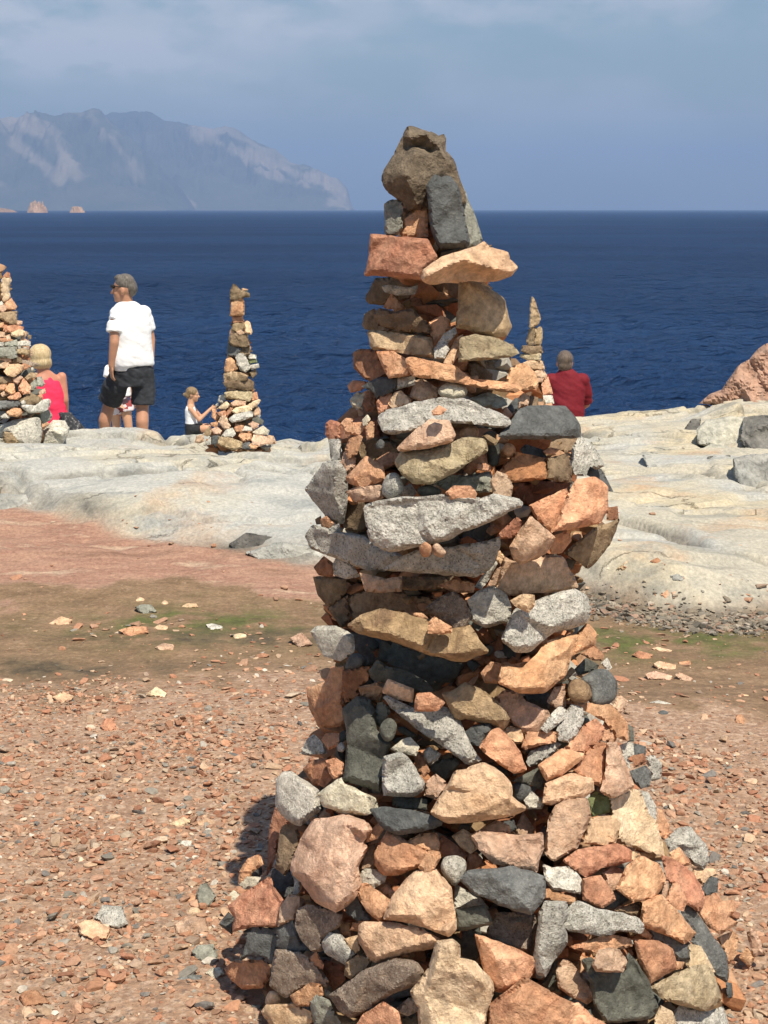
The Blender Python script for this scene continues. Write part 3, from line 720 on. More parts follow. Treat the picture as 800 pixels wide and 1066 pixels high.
F|E|f|4|tiny grey green stone above the knobbly cream stone|433,682 460,668 484,680 450,702|
I|R|f|5|narrow brown upright stone right of the white triangular granite|126,112 150,88 192,170 167,197 133,162|
I|L|f|4|small pale granite beside the narrow brown upright stone|163,90 190,70 237,100 217,128 185,138 168,112|
I|E|f|4|dark green stone left of the big tan stone's peak|188,162 215,128 300,116 317,140 257,212 225,192|
I|B|f|4|tiny brown stone above the dark green stone|223,122 270,93 288,115 250,133|
I|G|f|8|white triangular granite block right of the tall olive slab|0,112 70,93 112,130 168,220 162,252 120,277 0,272 -6,200|10,125,.7 65,110,.6 150,230,.9 110,262,1 15,255,1
I|P|f|6|pinkish tan stone at the left shoulder of the big tan stone|168,272 180,213 215,183 257,215 258,248 225,288|
I|E|f|6|dark green flat stone under the white triangular granite|38,282 60,273 177,288 177,332 90,333 38,317|
I|D|f|9|dark blue grey flat slab left of the big tan stone|-57,332 0,320 120,335 240,365 237,397 150,423 60,437 0,412 -32,372|0,335,.6 110,350,.8 225,375,.6 140,405,1 50,420,1 -20,365,.7
I|R|f|4|small red brown stone peeping left of the big tan stone|178,312 215,283 228,300 205,344 178,338|
I|T|f|10|big tan stone with a peaked top at the centre|198,342 260,248 300,173 345,164 410,138 490,180 527,225 532,275 587,325 520,357 400,377 270,387 233,367|280,230,.6 410,160,.6 500,210,.7 515,280,.9 560,322,.7 395,345,1.1 270,365,1 370,260,.95
I|M|f|8|long reddish orange stone right of the white granite wedge|398,72 450,0 480,-8 520,30 567,90 592,165 540,180 440,112|
G|C|f|8|wide brown stone right of the white granite wedge|-35,490 0,480 60,443 130,478 200,528 242,590 212,642 170,617 60,592 20,602|60,460,.5 190,540,.7 225,595,.8 180,600,1 60,575,1 5,540,.8
G|D|f|7|dark stone below the wide brown stone|53,652 90,623 165,606 172,640 122,707 58,692|
G|T|f|5|tan stone right of the dark stone below the wide brown one|208,647 245,623 290,638 308,690 270,698 233,678|
G|O|f|8|big sweeping orange slab under the large white granite|203,442 213,373 300,378 350,330 400,270 480,248 530,238 560,198 602,240 592,287 500,332 472,412 390,482 280,480|230,390,.7 310,395,.7 410,290,.6 560,225,.6 580,270,.8 480,310,1 400,355,1 390,465,.9 270,465,.9
G|G|f|9|large white granite block at right above the sweeping orange slab|215,260 265,140 345,108 420,78 510,53 562,85 577,150 557,197 430,232 400,252 330,312 270,314|280,155,.6 420,105,.6 510,75,.7 555,150,.9 420,210,1 330,290,1 260,290,.8
G|T|f|13|small tan orange stone lying on the large white granite block|246,100 300,73 347,78 347,122 320,152 263,122|
G|O|f|4|orange cobble left of the sweeping orange slab|123,402 165,356 207,363 212,400 202,447 140,442|
G|R|f|-4|dark red stone in the hollow under the right end of the golden slab|40,330 110,320 200,260 240,370 160,358 100,395 50,420|
G|P|f|5|pinkish brown slab leaning below the sweeping orange slab|193,502 225,476 280,483 312,520 400,558 412,602 360,652 300,654 238,592|
G|P|f|5|pale pink stone under the right of the sweeping orange slab|398,522 430,463 472,458 477,542 440,548|
G|D|f|0|dark shaded stone directly beneath the sweeping orange slab|305,485 410,485 405,560 320,525|
G|G|f|7|oblong granite stone slanting beside an upright granite stone|373,632 420,568 455,538 480,560 472,592 400,652|
G|G|f|7|upright granite stone left of the orange slabs at right|438,642 460,588 500,533 547,550 552,602 520,662 490,692 448,682|
G|Q|r|7|smooth ochre egg shaped cobble at the right side|483,482 495,438 530,423 577,455 587,502 560,527 498,517|
G|A|r|5|large blue grey cobble right of the ochre cobble|535,430 600,388 650,388 692,440 687,502 650,537 585,535 578,470|
G|E|f|3|dark block above the large blue grey cobble|513,387 560,340 614,370 602,392 530,412|
G|M|f|2|reddish orange stone at the right edge above the dark block|538,322 600,288 637,330 627,352 580,347|
G|L|f|1|small white stone at the right edge over the blue grey cobble|623,362 650,338 670,380 652,396|
G|P|f|1|pink stone at the right edge below the blue grey cobble|673,542 700,493 737,520 727,552 690,577|
G|O|f|5|hollowed orange slab below the ochre cobble|488,522 560,528 660,533 692,560 732,610 738,682 690,672 640,604 560,564|
J|O|f|6|orange stone right of the upright granite stone|112,154 200,56 240,33 277,70 268,112 195,177 138,162|
J|O|f|5|tan orange block near the right edge above the leaning slab|256,117 280,38 330,8 367,60 377,124 330,112 318,138|
J|E|f|0|thin grey green stone at the right edge beside the tan orange block|368,55 397,68 402,128 373,128|
G|B|f|4|small olive stone left of the ochre cobble|428,452 500,378 518,395 482,432 450,444|
G|O|f|6|orange flat stone under the pinkish brown slab|293,712 315,648 442,648 432,692 370,703 308,722|
G|G|f|5|grey granite sliver under the orange flat stone|313,772 330,728 430,688 458,700 402,762 328,792|
J|O|f|8|long orange block over the tan oval stone|3,227 100,158 192,178 187,202 100,268 38,292|20,235,.7 105,175,.7 180,190,.8 95,245,1 45,275,.9
J|T|f|9|pale tan oval stone right of centre|23,382 33,303 140,260 227,285 234,330 190,362 110,372 58,392|45,320,.6 140,280,.8 215,300,.8 180,345,.9 60,370,.9
J|N|f|6|green stone under the tan slab at right|206,372 240,336 312,368 302,422 223,442|
J|P|f|9|large upright pinkish brown stone right of the dark hollow|33,592 43,460 75,393 130,366 202,366 220,430 192,502 160,572 68,622|
J|T|f|7|tan brick right of the large upright pinkish brown stone|193,552 215,448 310,438 347,470 322,552 280,564|
J|M|f|7|reddish block left of the tall tan slab at right|148,242 200,178 260,128 292,138 284,250 274,322 200,287|
J|P|f|8|tall tan slab leaning at right below the orange slabs|260,332 283,250 288,138 330,133 372,230 400,310 382,332 310,362|
J|K|f|6|large pale cream slab on the right flank|298,370 400,328 432,350 462,430 492,460 512,530 527,602 490,604 440,578 370,558 328,532 326,470 308,440|
J|G|f|2|narrow grey granite on the right flank behind the cream slab|428,345 460,338 494,400 494,472 460,445 438,390|
J|L|f|3|white stone at the right edge beside the tall tan slab|343,142 395,128 402,182 370,202 387,243 358,212|
J|D|f|0|small dark stone outside right edge above a red chip|396,135 450,148 448,188 400,183|
J|R|f|2|small red chip at the right edge beside the white stone|393,187 440,178 454,212 400,238|
J|A|f|1|blue grey stone at the right edge under the red chip|383,252 450,228 472,260 467,312 430,323 393,292|
J|G|f|-1|outermost grey granite stone at the right edge at knee height|448,202 480,183 517,220 512,282 470,293 470,250|
J|O|f|1|orange stone on the right flank beside narrow grey granite|483,400 520,418 547,480 544,534 513,524 488,460|
J|M|f|8|rust red slab with a dark front under the tan brick|108,622 170,578 330,553 387,583 387,627 270,653 200,692 158,662|175,595,.4 325,570,.5 375,600,.6 200,640,1 330,610,1
J|P|f|6|small dull pink stone left of the large round orange stone|268,672 310,643 362,668 344,742 298,748|
J|O|f|8|large round orange stone low on the right|328,742 370,648 430,608 502,638 532,702 482,782 400,793|
J|L|f|8|white granite cobble right of the big dark stone low down|23,640 60,653 130,648 167,680 202,740 180,762 58,742 33,702|
M|M|f|8|reddish pink cube below the rust red slab|363,70 450,53 512,140 522,172 460,212 363,172|
M|O|f|8|thin orange flake under the white granite cobble low down|158,125 200,118 322,163 327,192 240,193 163,162|
J|T|f|4|tiny tan stone above the large round orange stone|383,580 420,588 402,628 383,618|
J|T|f|4|small tan chip at the foot of the cream slab|423,592 480,583 488,612 440,613|
J|G|f|2|tiny grey stone left of the red brown slab on the right flank|478,625 517,638 518,674 495,655|
J|M|f|5|long red brown slab slanting down the right flank|518,606 565,618 652,680 692,760 694,802 665,832 618,802 568,732 538,702|
J|O|f|5|small orange cobble against the grey granite on the right skirt|548,592 590,568 634,640 602,648 553,617|
J|G|f|2|large grey granite stone on the right skirt by the gravel|533,542 580,493 630,483 702,560 712,622 690,658 650,643 600,575 550,582|
J|D|f|2|dark rounded stone on the outer right skirt under a tan flake|678,742 720,688 752,698 747,762 700,773|
J|T|f|2|tan flake on the outer right skirt|638,652 740,658 747,680 690,732 658,692|
N|O|f|4|broad orange slab on the right skirt|423,232 455,178 530,148 562,190 622,188 632,240 592,272 642,300 602,332 545,362 478,312|
N|O|f|5|upright orange stone below the long red brown slab|268,182 310,88 342,108 377,190 357,242 298,222|
N|P|f|4|narrow peach sliver left of the upright orange stone|238,182 265,78 288,78 272,182|
N|O|f|8|big peach slab low on the right|138,312 148,200 240,158 282,200 332,250 422,355 360,412 290,372 188,337|160,300,.8 165,215,.6 240,180,.6 380,350,.8 350,390,1 250,330,1
N|A|f|6|curved dark grey slab under the big peach slab|178,337 240,338 310,368 382,430 392,492 330,493 268,422 208,392|
N|M|f|8|large rust orange block low right with a shaded lower face|98,392 230,398 302,440 322,537 180,622 128,502|120,405,.7 225,415,.7 285,460,.8 310,530,.5 190,570,1 150,500,.9
N|A|f|4|long speckled grey granite slab down the right skirt|348,252 380,213 432,258 502,360 582,470 592,562 582,612 520,574 440,455 398,402 418,357|
N|Y|f|8|big olive granite block at the lower right|183,642 300,578 390,538 480,518 522,590 552,702 480,762 350,733 258,702|300,595,.4 470,540,.4 510,600,.6 400,600,.7 530,690,.8 350,710,1 215,650,.9
N|K|f|6|pale cream stone above the big olive granite block|368,512 393,413 452,428 522,558 502,580 390,545|
N|O|f|7|tiny orange chip beside the pale cream stone low right|308,502 365,508 352,543 318,548|
N|G|f|6|olive grey granite at the bottom edge on the right|295,790 340,735 480,765 562,738 590,840 340,860|
N|K|f|9|pale yellow stone at the bottom edge beside the dark green slab|208,802 240,733 302,768 330,860 213,860|
N|O|f|2|orange slab on the outer right skirt beside the granite slab|533,382 620,348 642,380 632,472 590,524 558,430|
N|P|f|0|pink upright stone at the far right by the gravel|688,352 720,328 762,400 772,462 720,483|
N|O|f|0|orange pointed stone at the far right foot|648,482 690,428 732,480 702,538|
N|T|f|3|pale orange flat slab at the bottom right corner|603,732 700,728 790,738 840,780 840,850 740,835 648,802|
N|D|f|3|small dark stone right of the olive granite block|578,612 610,618 618,692 588,693|
L|T|f|10|large tan upright block left of the pale wedge in the lower middle|98,267 140,150 240,38 340,18 372,60 422,110 442,250 447,312 410,352 320,318 230,287 150,273|160,160,.6 245,60,.6 340,40,.7 415,130,.8 430,290,.9 400,330,.9 250,250,1.05 130,245,.8
I|M|f|8|orange brown angular stone above the large tan upright block|-38,512 15,413 85,458 182,510 152,562 60,604 0,604 -38,562|10,430,.5 85,475,.7 165,510,.6 60,580,1 -20,550,.9
I|O|f|8|flat orange stone above the large tan upright block|88,472 150,433 217,428 232,470 227,507 170,502|
I|O|f|11|small orange stone on the peak of the large tan upright block|143,572 185,503 232,508 237,532 200,592 170,593|
I|M|f|5|red orange stone above the round speckled granite|228,502 240,438 300,478 347,520 332,548 238,522|
I|K|f|6|pale yellowish stone in the dark gap under the big tan stone|283,442 330,413 372,438 392,490 360,514 318,487|
I|O|f|6|flat orange stone tucked under the big tan stone|398,417 470,376 522,398 527,427 470,435|
I|D|f|4|tiny dark stone under the right of the big tan stone|498,382 540,373 553,410 525,423|
I|P|f|4|orange triangle standing on the pinkish orange block|540,425 580,343 627,410 622,445 570,448|
I|P|f|9|wide pinkish orange block above the big dark stone|368,442 400,418 560,438 657,428 662,480 632,592 560,573 460,558 400,502|395,435,.4 555,455,.6 645,445,.6 630,560,.9 470,535,1 430,470,.8
I|M|f|6|small red stone beside the round speckled granite|343,572 350,513 385,508 427,560 360,584|
I|G|r|8|round speckled granite cobble above the pale wedge|233,572 250,528 300,520 344,545 337,602 295,652 253,612|
I|A|f|11|big dark grey stone with a sharp diagonal edge low in the middle|320,622 350,588 530,568 667,608 662,702 610,767 520,742 430,702 378,682|350,602,.6 440,600,1 520,660,1.1 600,745,.9 650,640,.6 540,585,.6
I|L|f|5|pale wedge between large tan block and big dark stone|293,742 298,643 400,698 437,742 370,745|
L|E|f|9|dark green brick below the pale wedge|443,312 443,222 592,198 628,292 480,323|455,235,.7 585,212,.7 610,285,1 470,305,1
I|E|f|6|dark olive stone right of the big tan stone|533,212 640,158 673,200 662,252 610,228|
I|D|r|6|dark round cobble below the dark olive stone|528,232 560,213 617,235 612,277 560,308 533,272|
I|L|f|6|small white cobble below the dark round cobble|583,292 615,256 667,300 657,328 600,328|
L|V|f|6|speckled brown granite stone under the big dark stone|600,330 640,238 720,236 832,250 837,290 820,442 740,424 690,404 615,372|
L|D|f|4|dark wedge left of the orange pointed stone|468,442 478,330 520,320 560,350 565,442 540,474|
L|T|f|10|long tan orange slab under the large tan upright block|-28,302 0,280 150,286 280,318 372,370 330,408 200,433 60,478 18,453 -27,372|0,300,.6 150,310,.6 340,370,.7 200,405,1 60,450,1 -10,370,.9
L|V|f|10|long pinkish granite slab slanting at bottom left|-170,640 -110,598 0,518 140,463 242,478 284,530 262,582 120,642 0,717 -60,748 -112,722|-130,640,.6 0,540,.7 140,485,.7 255,520,.8 120,620,1 -60,720,1
L|K|f|12|large yellowish tan block standing at the bottom centre|228,622 320,508 350,383 430,368 467,400 467,460 542,478 612,560 627,622 592,722 590,830 275,830 268,700|345,505,1 355,820,1 370,395,.7 440,390,.7 450,470,.85 590,580,.8 560,800,.9 290,640,.4 300,800,.4
L|O|f|9|orange pointed stone right of the yellowish tan block|543,343 600,358 702,398 802,443 856,470 802,562 700,624 648,612 588,530|590,375,.8 640,460,1.1 800,460,.7 780,550,.7 690,600,.8
M|M|f|11|wide red orange block at the bottom edge right of centre|-97,830 -92,690 -16,623 80,556 202,628 334,690 275,830|
M|O|f|13|peach stone at the bottom edge left of the dark green slab|273,760 290,688 342,678 402,738 484,788 490,850 273,850|
M|G|f|9|upright white granite stone low in the middle|123,452 148,240 175,183 282,188 292,250 277,300 287,382 220,472 180,548 138,532|165,250,.7 190,200,.7 270,205,.7 260,300,.8 265,380,.8 170,520,1 145,440,.8
M|G|f|9|long white granite stone lying right of the upright white granite|273,302 290,218 340,178 440,218 502,228 622,258 658,300 642,338 530,323 500,343 440,348 298,323|
M|O|f|8|orange flake under the long white granite stone|298,402 420,362 500,342 592,363 604,400 520,420 440,440 340,420|
M|P|f|13|small pink stone lying on the dark green slab|408,492 440,418 490,408 542,418 578,475 557,528 428,523|
M|P|f|9|slanted salmon stone left of the dark green slab|233,522 265,468 300,478 402,588 428,645 380,684 298,643 243,602|
M|E|f|4|dark narrow stone between white granite and salmon stone|163,582 210,488 242,468 234,540 248,624 200,614|
M|E|f|10|big dark green slab with a pale vein at the bottom|360,470 410,458 425,525 555,532 580,433 632,490 692,600 725,702 690,750 560,765 468,765 418,682 398,560|
M|A|f|5|grey stone wedged right of the reddish pink cube|505,130 560,148 594,170 520,214 468,218|
M|B|f|6|olive stone above the long white granite stone|518,222 640,178 664,200 642,258 570,243|
M|O|f|7|tiny orange chip right of the long white granite stone|638,342 660,308 703,350 690,368|
H|L|f|4|pale granite stone at the left edge above the large pink boulder|270,210 300,176 340,176 447,253 452,332 370,398 318,373 273,322|300,195,.6 340,195,.7 430,265,.8 430,325,.8 365,370,.9 295,310,.7
H|W|f|6|cream stone left of the dark blue grey slab|448,267 480,238 545,198 557,225 682,283 693,330 650,353 560,348 468,318|
H|R|f|2|red brown cobble over the pale granite at the left|383,162 420,128 482,118 512,190 470,238 418,212|
H|O|f|4|orange stone left of the tall olive slab's foot|478,127 520,116 553,140 550,182 510,203 493,182|
H|G|f|2|grey stone at the left edge carrying a small orange stone|373,97 400,38 430,18 464,55 482,97 400,103|
H|O|f|5|small bright orange stone at the left beside the olive slab|460,40 480,13 532,13 532,62 490,83|
H|G|r|4|tiny grey pebble under the small bright orange stone|523,65 545,48 562,75 547,94 526,87|
H|P|f|8|large flat faced pink boulder at the left of the base|338,562 370,470 430,378 560,360 642,388 667,420 632,470 647,490 612,570 622,642 602,692 547,742 520,758 428,703 378,632 343,592|400,450,.7 550,385,.7 630,420,.7 600,560,.9 590,670,.8 520,725,.9 400,600,.9 480,540,1.1
H|O|f|8|bright orange wedge at the upper right of the pink boulder|633,472 650,428 705,380 724,405 692,453|
H|P|f|5|dull pink stone at the right edge of the large pink boulder|638,492 697,468 694,510 677,577 618,577|
H|L|f|7|pale granite right of the large pink boulder|608,612 640,578 737,583 722,632 680,658 618,642|
H|P|f|6|small tan stone under the pale granite right of the pink boulder|678,662 720,633 764,670 757,704 718,683|
H|O|f|9|bright orange angular stone below right of the pink boulder|610,692 618,643 650,638 762,720 732,762 702,798 648,753|
H|D|f|6|dark stone left of the bright orange angular stone|548,712 600,663 617,690 642,752 668,787 610,794 563,763|
H|B|f|2|brown upright stone at the left of the pink boulder|268,572 288,420 310,393 352,403 370,440 352,502 332,562 308,604|
H|R|f|-3|dark red shaded stone behind the brown upright stone|245,402 270,318 335,380 292,425 265,542 233,604|
H|O|f|2|orange curved stone standing out at the left on gravel|116,642 118,590 150,538 202,518 217,560 170,594 162,624|
H|W|f|3|pale small stone in front of the orange curved stone|118,642 150,610 207,613 192,652 138,664|
H|D|f|0|dark small stone right of the orange curved stone|160,610 175,578 207,558 214,600 192,616|
K|M|f|4|red orange slab leaning at the left of the base|83,202 150,148 285,63 302,110 352,185 332,302 200,303 108,328 118,260|
K|P|f|5|small pink stone right of the red orange slab|328,302 338,210 380,148 432,158 432,212 405,268|
K|L|f|3|white sliver in the shadow left of the pink boulder|398,145 413,68 432,73 432,132 415,152|
K|D|f|-3|dark stone in shadow above the small pink stone|285,105 305,25 375,5 405,80 400,150 350,180|
K|D|f|4|dark charcoal block below the red orange slab|143,472 173,380 158,330 210,308 322,313 327,402 300,492 250,445 188,443|
K|A|f|5|dark grey stone with a pale lit top at left|323,320 400,273 422,290 427,350 473,412 440,438 368,423 323,397|335,330,.5 395,300,.5 415,355,.9 345,350,.9 440,420,.7 340,390,.6
K|V|f|7|big brown speckled granite below the pink boulder|413,302 423,225 470,196 560,213 642,238 632,302 602,322 547,362 547,422 488,418 438,362|
K|O|f|6|small orange stone right of the brown speckled granite|618,312 640,278 682,288 682,352 638,343|
K|G|f|8|white and grey granite below the small orange stone|543,382 580,333 642,348 702,440 657,492 558,433|575,355,.6 635,370,.8 680,440,.8 650,470,.6 590,410,1
K|M|f|6|reddish stone left above the long tan orange slab|683,322 693,283 770,270 745,332|
K|T|f|7|small tan cube left of the long tan orange slab|653,365 722,346 727,422 705,438 663,397|
K|C|f|8|dull brown stone above the pinkish granite slab|653,542 663,480 720,443 784,470 762,512 688,563|
K|R|f|2|dark red stone in shadow left of the dull brown stone|550,502 556,465 642,498 657,562 600,614 568,572|
K|O|f|6|tiny orange stone between dark granites at left|478,462 515,428 553,490 547,513 508,503|
K|V|f|5|big dark granite at the lower left|298,542 318,418 440,433 502,478 574,570 562,604 450,594 370,653 288,592|
K|M|f|3|brownish orange stone at the lower left foot|68,512 110,473 250,468 288,500 282,562 250,603 150,608 98,562|
K|K|r|4|cream pebble at the lower left foot|263,662 285,618 330,623 347,670 310,693 268,693|
K|O|f|7|orange wedge under the big dark granite|388,642 490,578 537,588 548,640 480,693 418,693 398,662|
K|T|f|7|tan slab at the bottom left edge|248,722 270,688 400,683 482,718 504,760 440,812 300,795|
K|S|f|8|grey mottled stone at the bottom edge left|483,672 520,638 582,668 602,720 645,790 560,812 508,790|
K|G|f|5|small grey stone above the grey mottled stone|543,602 582,623 594,657 543,638|
K|D|f|3|black stone on the gravel at bottom left|133,737 200,688 247,688 237,742 168,748|
L|M|f|11|orange stone at the bottom edge under the pinkish granite slab|-70,830 -10,738 90,673 162,718 190,830|
L|L|f|9|small pale stone left of the yellowish tan block|158,702 215,653 267,658 272,712 210,743 163,723|
L|E|f|8|dark green stone at the bottom edge under a small pale stone|168,745 215,748 275,742 272,830 180,830|
L|L|f|7|tiny pale stone left above the pinkish granite slab|-28,480 0,448 28,478 0,513|
K|D|f|2|dark grey wedge left of the red orange slab|38,292 85,233 117,265 103,343|
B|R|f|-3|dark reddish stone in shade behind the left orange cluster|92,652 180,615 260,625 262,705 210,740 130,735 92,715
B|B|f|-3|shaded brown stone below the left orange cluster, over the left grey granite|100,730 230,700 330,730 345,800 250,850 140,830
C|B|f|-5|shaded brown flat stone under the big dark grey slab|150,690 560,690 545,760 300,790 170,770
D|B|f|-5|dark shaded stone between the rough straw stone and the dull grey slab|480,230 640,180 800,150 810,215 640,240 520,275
"""
# ================================================================== STONES
def inside_poly(px, py, poly):
    n = len(poly); ins = np.zeros(px.shape, bool); j = n - 1
    for i in range(n):
        xi, yi = poly[i]; xj, yj = poly[j]
        c = ((yi > py) != (yj > py)) & (px < (xj - xi) * (py - yi) / (yj - yi + 1e-12) + xi)
        ins ^= c; j = i
    return ins
def edge_dist(px, py, poly):
    d = np.full(px.shape, 1e9); n = len(poly)
    for i in range(n):
        ax, ay = poly[i]; bx, by = poly[(i + 1) % n]
        ex, ey = bx - ax, by - ay
        t = np.clip(((px - ax) * ex + (py - ay) * ey) / (ex * ex + ey * ey + 1e-12), 0, 1)
        d = np.minimum(d, np.hypot(px - ax - t * ex, py - ay - t * ey))
    return d

def make_stone(name, poly_px, depth, kind, style='f', ridge=None, step=2.6, relief=None, thick=None, r=None, rough=1.0, grow=1.0):
    """one solid stone whose outline, seen from the path, is poly_px; depth(u, v) gives how far away its face lies"""
    r = r or random
    c0 = np.mean(poly_px, axis=0); poly_px = [tuple(c0 + (np.array(p) - c0) * grow) for p in poly_px]
    poly = np.array(poly_px, float); poly[:, 1] *= -1                 # y up
    area = 0.5 * np.sum(poly[:, 0] * np.roll(poly[:, 1], -1) - np.roll(poly[:, 0], -1) * poly[:, 1])
    if area < 0: poly = poly[::-1]; area = -area
    cu, cv = poly.mean(0)
    size = math.sqrt(max(area, 4))
    per = np.sum(np.hypot(*(np.roll(poly, -1, 0) - poly).T))
    mind = min(size, 2.6 * area / per * 1.3)
    H = (relief if relief else 0.42) * mind
    step = max(1.0, min(step, size / 7.0))
    # outline with small chips
    b = []
    seed = r.random() * 100
    for i in range(len(poly)):
        p, q = poly[i], poly[(i + 1) % len(poly)]
        L = np.hypot(*(q - p)); k = max(1, int(round(L / step)))
        nrm = np.array([q[1] - p[1], -(q[0] - p[0])]) / (L + 1e-9)
        for s in range(k):
            t = s / k
            pt = p + (q - p) * t
            am = min(0.022 * size, 1.2) * (0.35 if s == 0 else 1.0)
            if style == 'r' or s == 0:                                # soften the corners a little
                pt = pt + (np.array([cu, cv]) - pt) * (0.02 if s == 0 else 0)
            j = perlin(pt[0] / (0.22 * size) + seed, pt[1] / (0.22 * size), seed)
            b.append(pt + nrm * am * float(j) * 1.3)
    if style == 'r':
        for _ in range(3):
            b = [(b[i - 1] + b[i] * 2 + b[(i + 1) % len(b)]) / 4 for i in range(len(b))]
    b = np.array(b); nb = len(b)
    # interior points on a jittered lattice
    x0, y0 = b.min(0); x1, y1 = b.max(0)
    gx, gy = np.meshgrid(np.arange(x0, x1, step), np.arange(y0, y1, step * .9))
    gx = gx + (np.arange(gx.shape[0]) % 2)[:, None] * step * .5
    lr = np.random.default_rng(int(seed * 1e5))
    gx = gx + lr.uniform(-.25, .25, gx.shape) * step; gy = gy + lr.uniform(-.25, .25, gy.shape) * step
    gx, gy = gx.ravel(), gy.ravel()
    ok = inside_poly(gx, gy, b)
    gx, gy = gx[ok], gy[ok]
    if len(gx):
        ok = edge_dist(gx, gy, b) > step * .55
        gx, gy = gx[ok], gy[ok]
    pts = np.concatenate([b, np.stack([gx, gy], -1)]) if len(gx) else b
    vo, ed, fa, *_ = delaunay_2d_cdt([Vector(p) for p in pts], [], [list(range(nb))], 1, 1e-6)
    V = np.array([v[:] for v in vo]); tris = []
    for f in fa:
        a2 = V[list(f)]
        s = (a2[1, 0] - a2[0, 0]) * (a2[2, 1] - a2[0, 1]) - (a2[2, 0] - a2[0, 0]) * (a2[1, 1] - a2[0, 1])
        tris.append(list(f) if s > 0 else list(f)[::-1])
    # ---- relief of the face: a few broad facets
    if style == 'r':
        d = edge_dist(V[:, 0], V[:, 1], b); dm = max(d.max(), 1e-6)
        h = H * 1.15 * np.sqrt(np.clip(1 - (1 - d / dm) ** 2, 0, 1))
    else:
        flat = 0.0 if ridge else r.uniform(.25, 1.0)                       # some stones are plates, some are lumps
        C = [(p[0], p[1], H * (r.uniform(.38, .58) + .36 * flat)) for p in poly]
        if ridge:
            dense = list(ridge)
            for (ax, ay, ah), (bx, by, bh) in zip(ridge, ridge[1:]):           # keep a sharp arris one unbroken line
                if ah >= 1.2 and bh >= 1.2:
                    for t in (.2, .4, .6, .8):
                        dense.append((ax + (bx - ax) * t, ay + (by - ay) * t, ah + (bh - ah) * t))
            ridge = dense
            C += [(x, -y, (.38 + .72 * hh) * H * 1.1) for (x, y, hh) in ridge]
        else:
            gx_, gy_ = r.uniform(-.45, .45), r.uniform(-.55, .15)     # mostly leaning back at the top
            hw, hh_ = (x1 - x0) / 2, (y1 - y0) / 2
            k0 = r.uniform(.74, .92)
            npt = len(poly)
            for i in range(npt):
                k = k0 * r.uniform(.86, 1.06)
                p = np.array([cu, cv]) + (poly[i] - np.array([cu, cv])) * min(k, .95)
                hh = H * (.78 + gx_ * (p[0] - cu) / hw + gy_ * (p[1] - cv) / hh_ + r.uniform(-.24, .24) * (1.15 - .8 * flat) + .12 * flat)
                C.append((p[0], p[1], max(.12 * H, hh)))
            for _ in range(r.choice((2, 3, 4))):
                C.append((cu + r.uniform(-.5, .5) * hw, cv + r.uniform(-.5, .5) * hh_, H * (1.0 + r.uniform(-.4, .35) * (1.15 - .8 * flat))))
        Cp = np.array(C); ok = np.ones(len(Cp), bool)
        ok[len(poly):] = inside_poly(Cp[len(poly):, 0], Cp[len(poly):, 1], poly)
        Cp = Cp[ok]
        cvv, ce, cf, ov, *_ = delaunay_2d_cdt([Vector(p[:2]) for p in Cp], [], [list(range(len(poly)))], 1, 1e-6)
        CV = np.array([v[:] for v in cvv]); CH = np.array([Cp[o_[0], 2] if len(o_) else H * .5 for o_ in ov])
        h = np.zeros(len(V)); done = np.zeros(len(V), bool)
        for f in cf:
            f = list(f)
            for t in range(1, len(f) - 1):
                a_, b_, c_ = CV[f[0]], CV[f[t]], CV[f[t + 1]]
                den = (b_[1] - c_[1]) * (a_[0] - c_[0]) + (c_[0] - b_[0]) * (a_[1] - c_[1])
                if abs(den) < 1e-9: continue
                w0 = ((b_[1] - c_[1]) * (V[:, 0] - c_[0]) + (c_[0] - b_[0]) * (V[:, 1] - c_[1])) / den
                w1 = ((c_[1] - a_[1]) * (V[:, 0] - c_[0]) + (a_[0] - c_[0]) * (V[:, 1] - c_[1])) / den
                w2 = 1 - w0 - w1
                m_ = (w0 > -1e-6) & (w1 > -1e-6) & (w2 > -1e-6)
                hv = w0 * CH[f[0]] + w1 * CH[f[t]] + w2 * CH[f[t + 1]]
                h[m_] = hv[m_]; done |= m_
        d = edge_dist(V[:, 0], V[:, 1], b)
        # worn rim so that edges are not knife sharp
        h = h * (0.85 + 0.15 * sstep(0, 0.03 * size, d))
    # breakage: steps and pits
    s1 = 0.35 * size
    n1 = fbm(V[:, 0] / s1, V[:, 1] / s1, seed, 4, .55)
    n2 = np.abs(fbm(V[:, 0] / (s1 * 1.4) + 9, V[:, 1] / (s1 * .8), seed + 5, 3, .5))
    d = edge_dist(V[:, 0], V[:, 1], b)
    lim = sstep(0, .16 * size, d)
    amp = (0.045 if style != 'r' else 0.02) * size * rough
    q = 3.2 * n1 + .8 * fbm(V[:, 0] / (s1 * .4), V[:, 1] / (s1 * .4), seed + 8, 3)
    fr = q - np.floor(q)
    chip = (np.floor(q) + sstep(.30, .52, fr)) / 3.2                       # conchoidal steps with crisp risers
    h = h + lim * amp * (.15 * n1 + .75 * chip) + (.010 * size * rough if style != 'r' else 0) * fbm(V[:, 0] / 3.0, V[:, 1] / 3.0, seed, 3, .65)
    # ---- to the place
    D = depth(V[:, 0], -V[:, 1])
    D0 = float(depth(np.array([cu]), np.array([-cv]))[0])
    mpp = D0 / F_PX
    Pf = at(V[:, 0], -V[:, 1], D - h * mpp)
    T = thick if thick else min(max(0.75 * mind * mpp, 0.012), 0.22)
    verts = [tuple(p) for p in Pf]; faces = [tuple(t) for t in tris]
    bl = list(range(nb))
    ctr = np.array([cu, cv])
    prev = bl
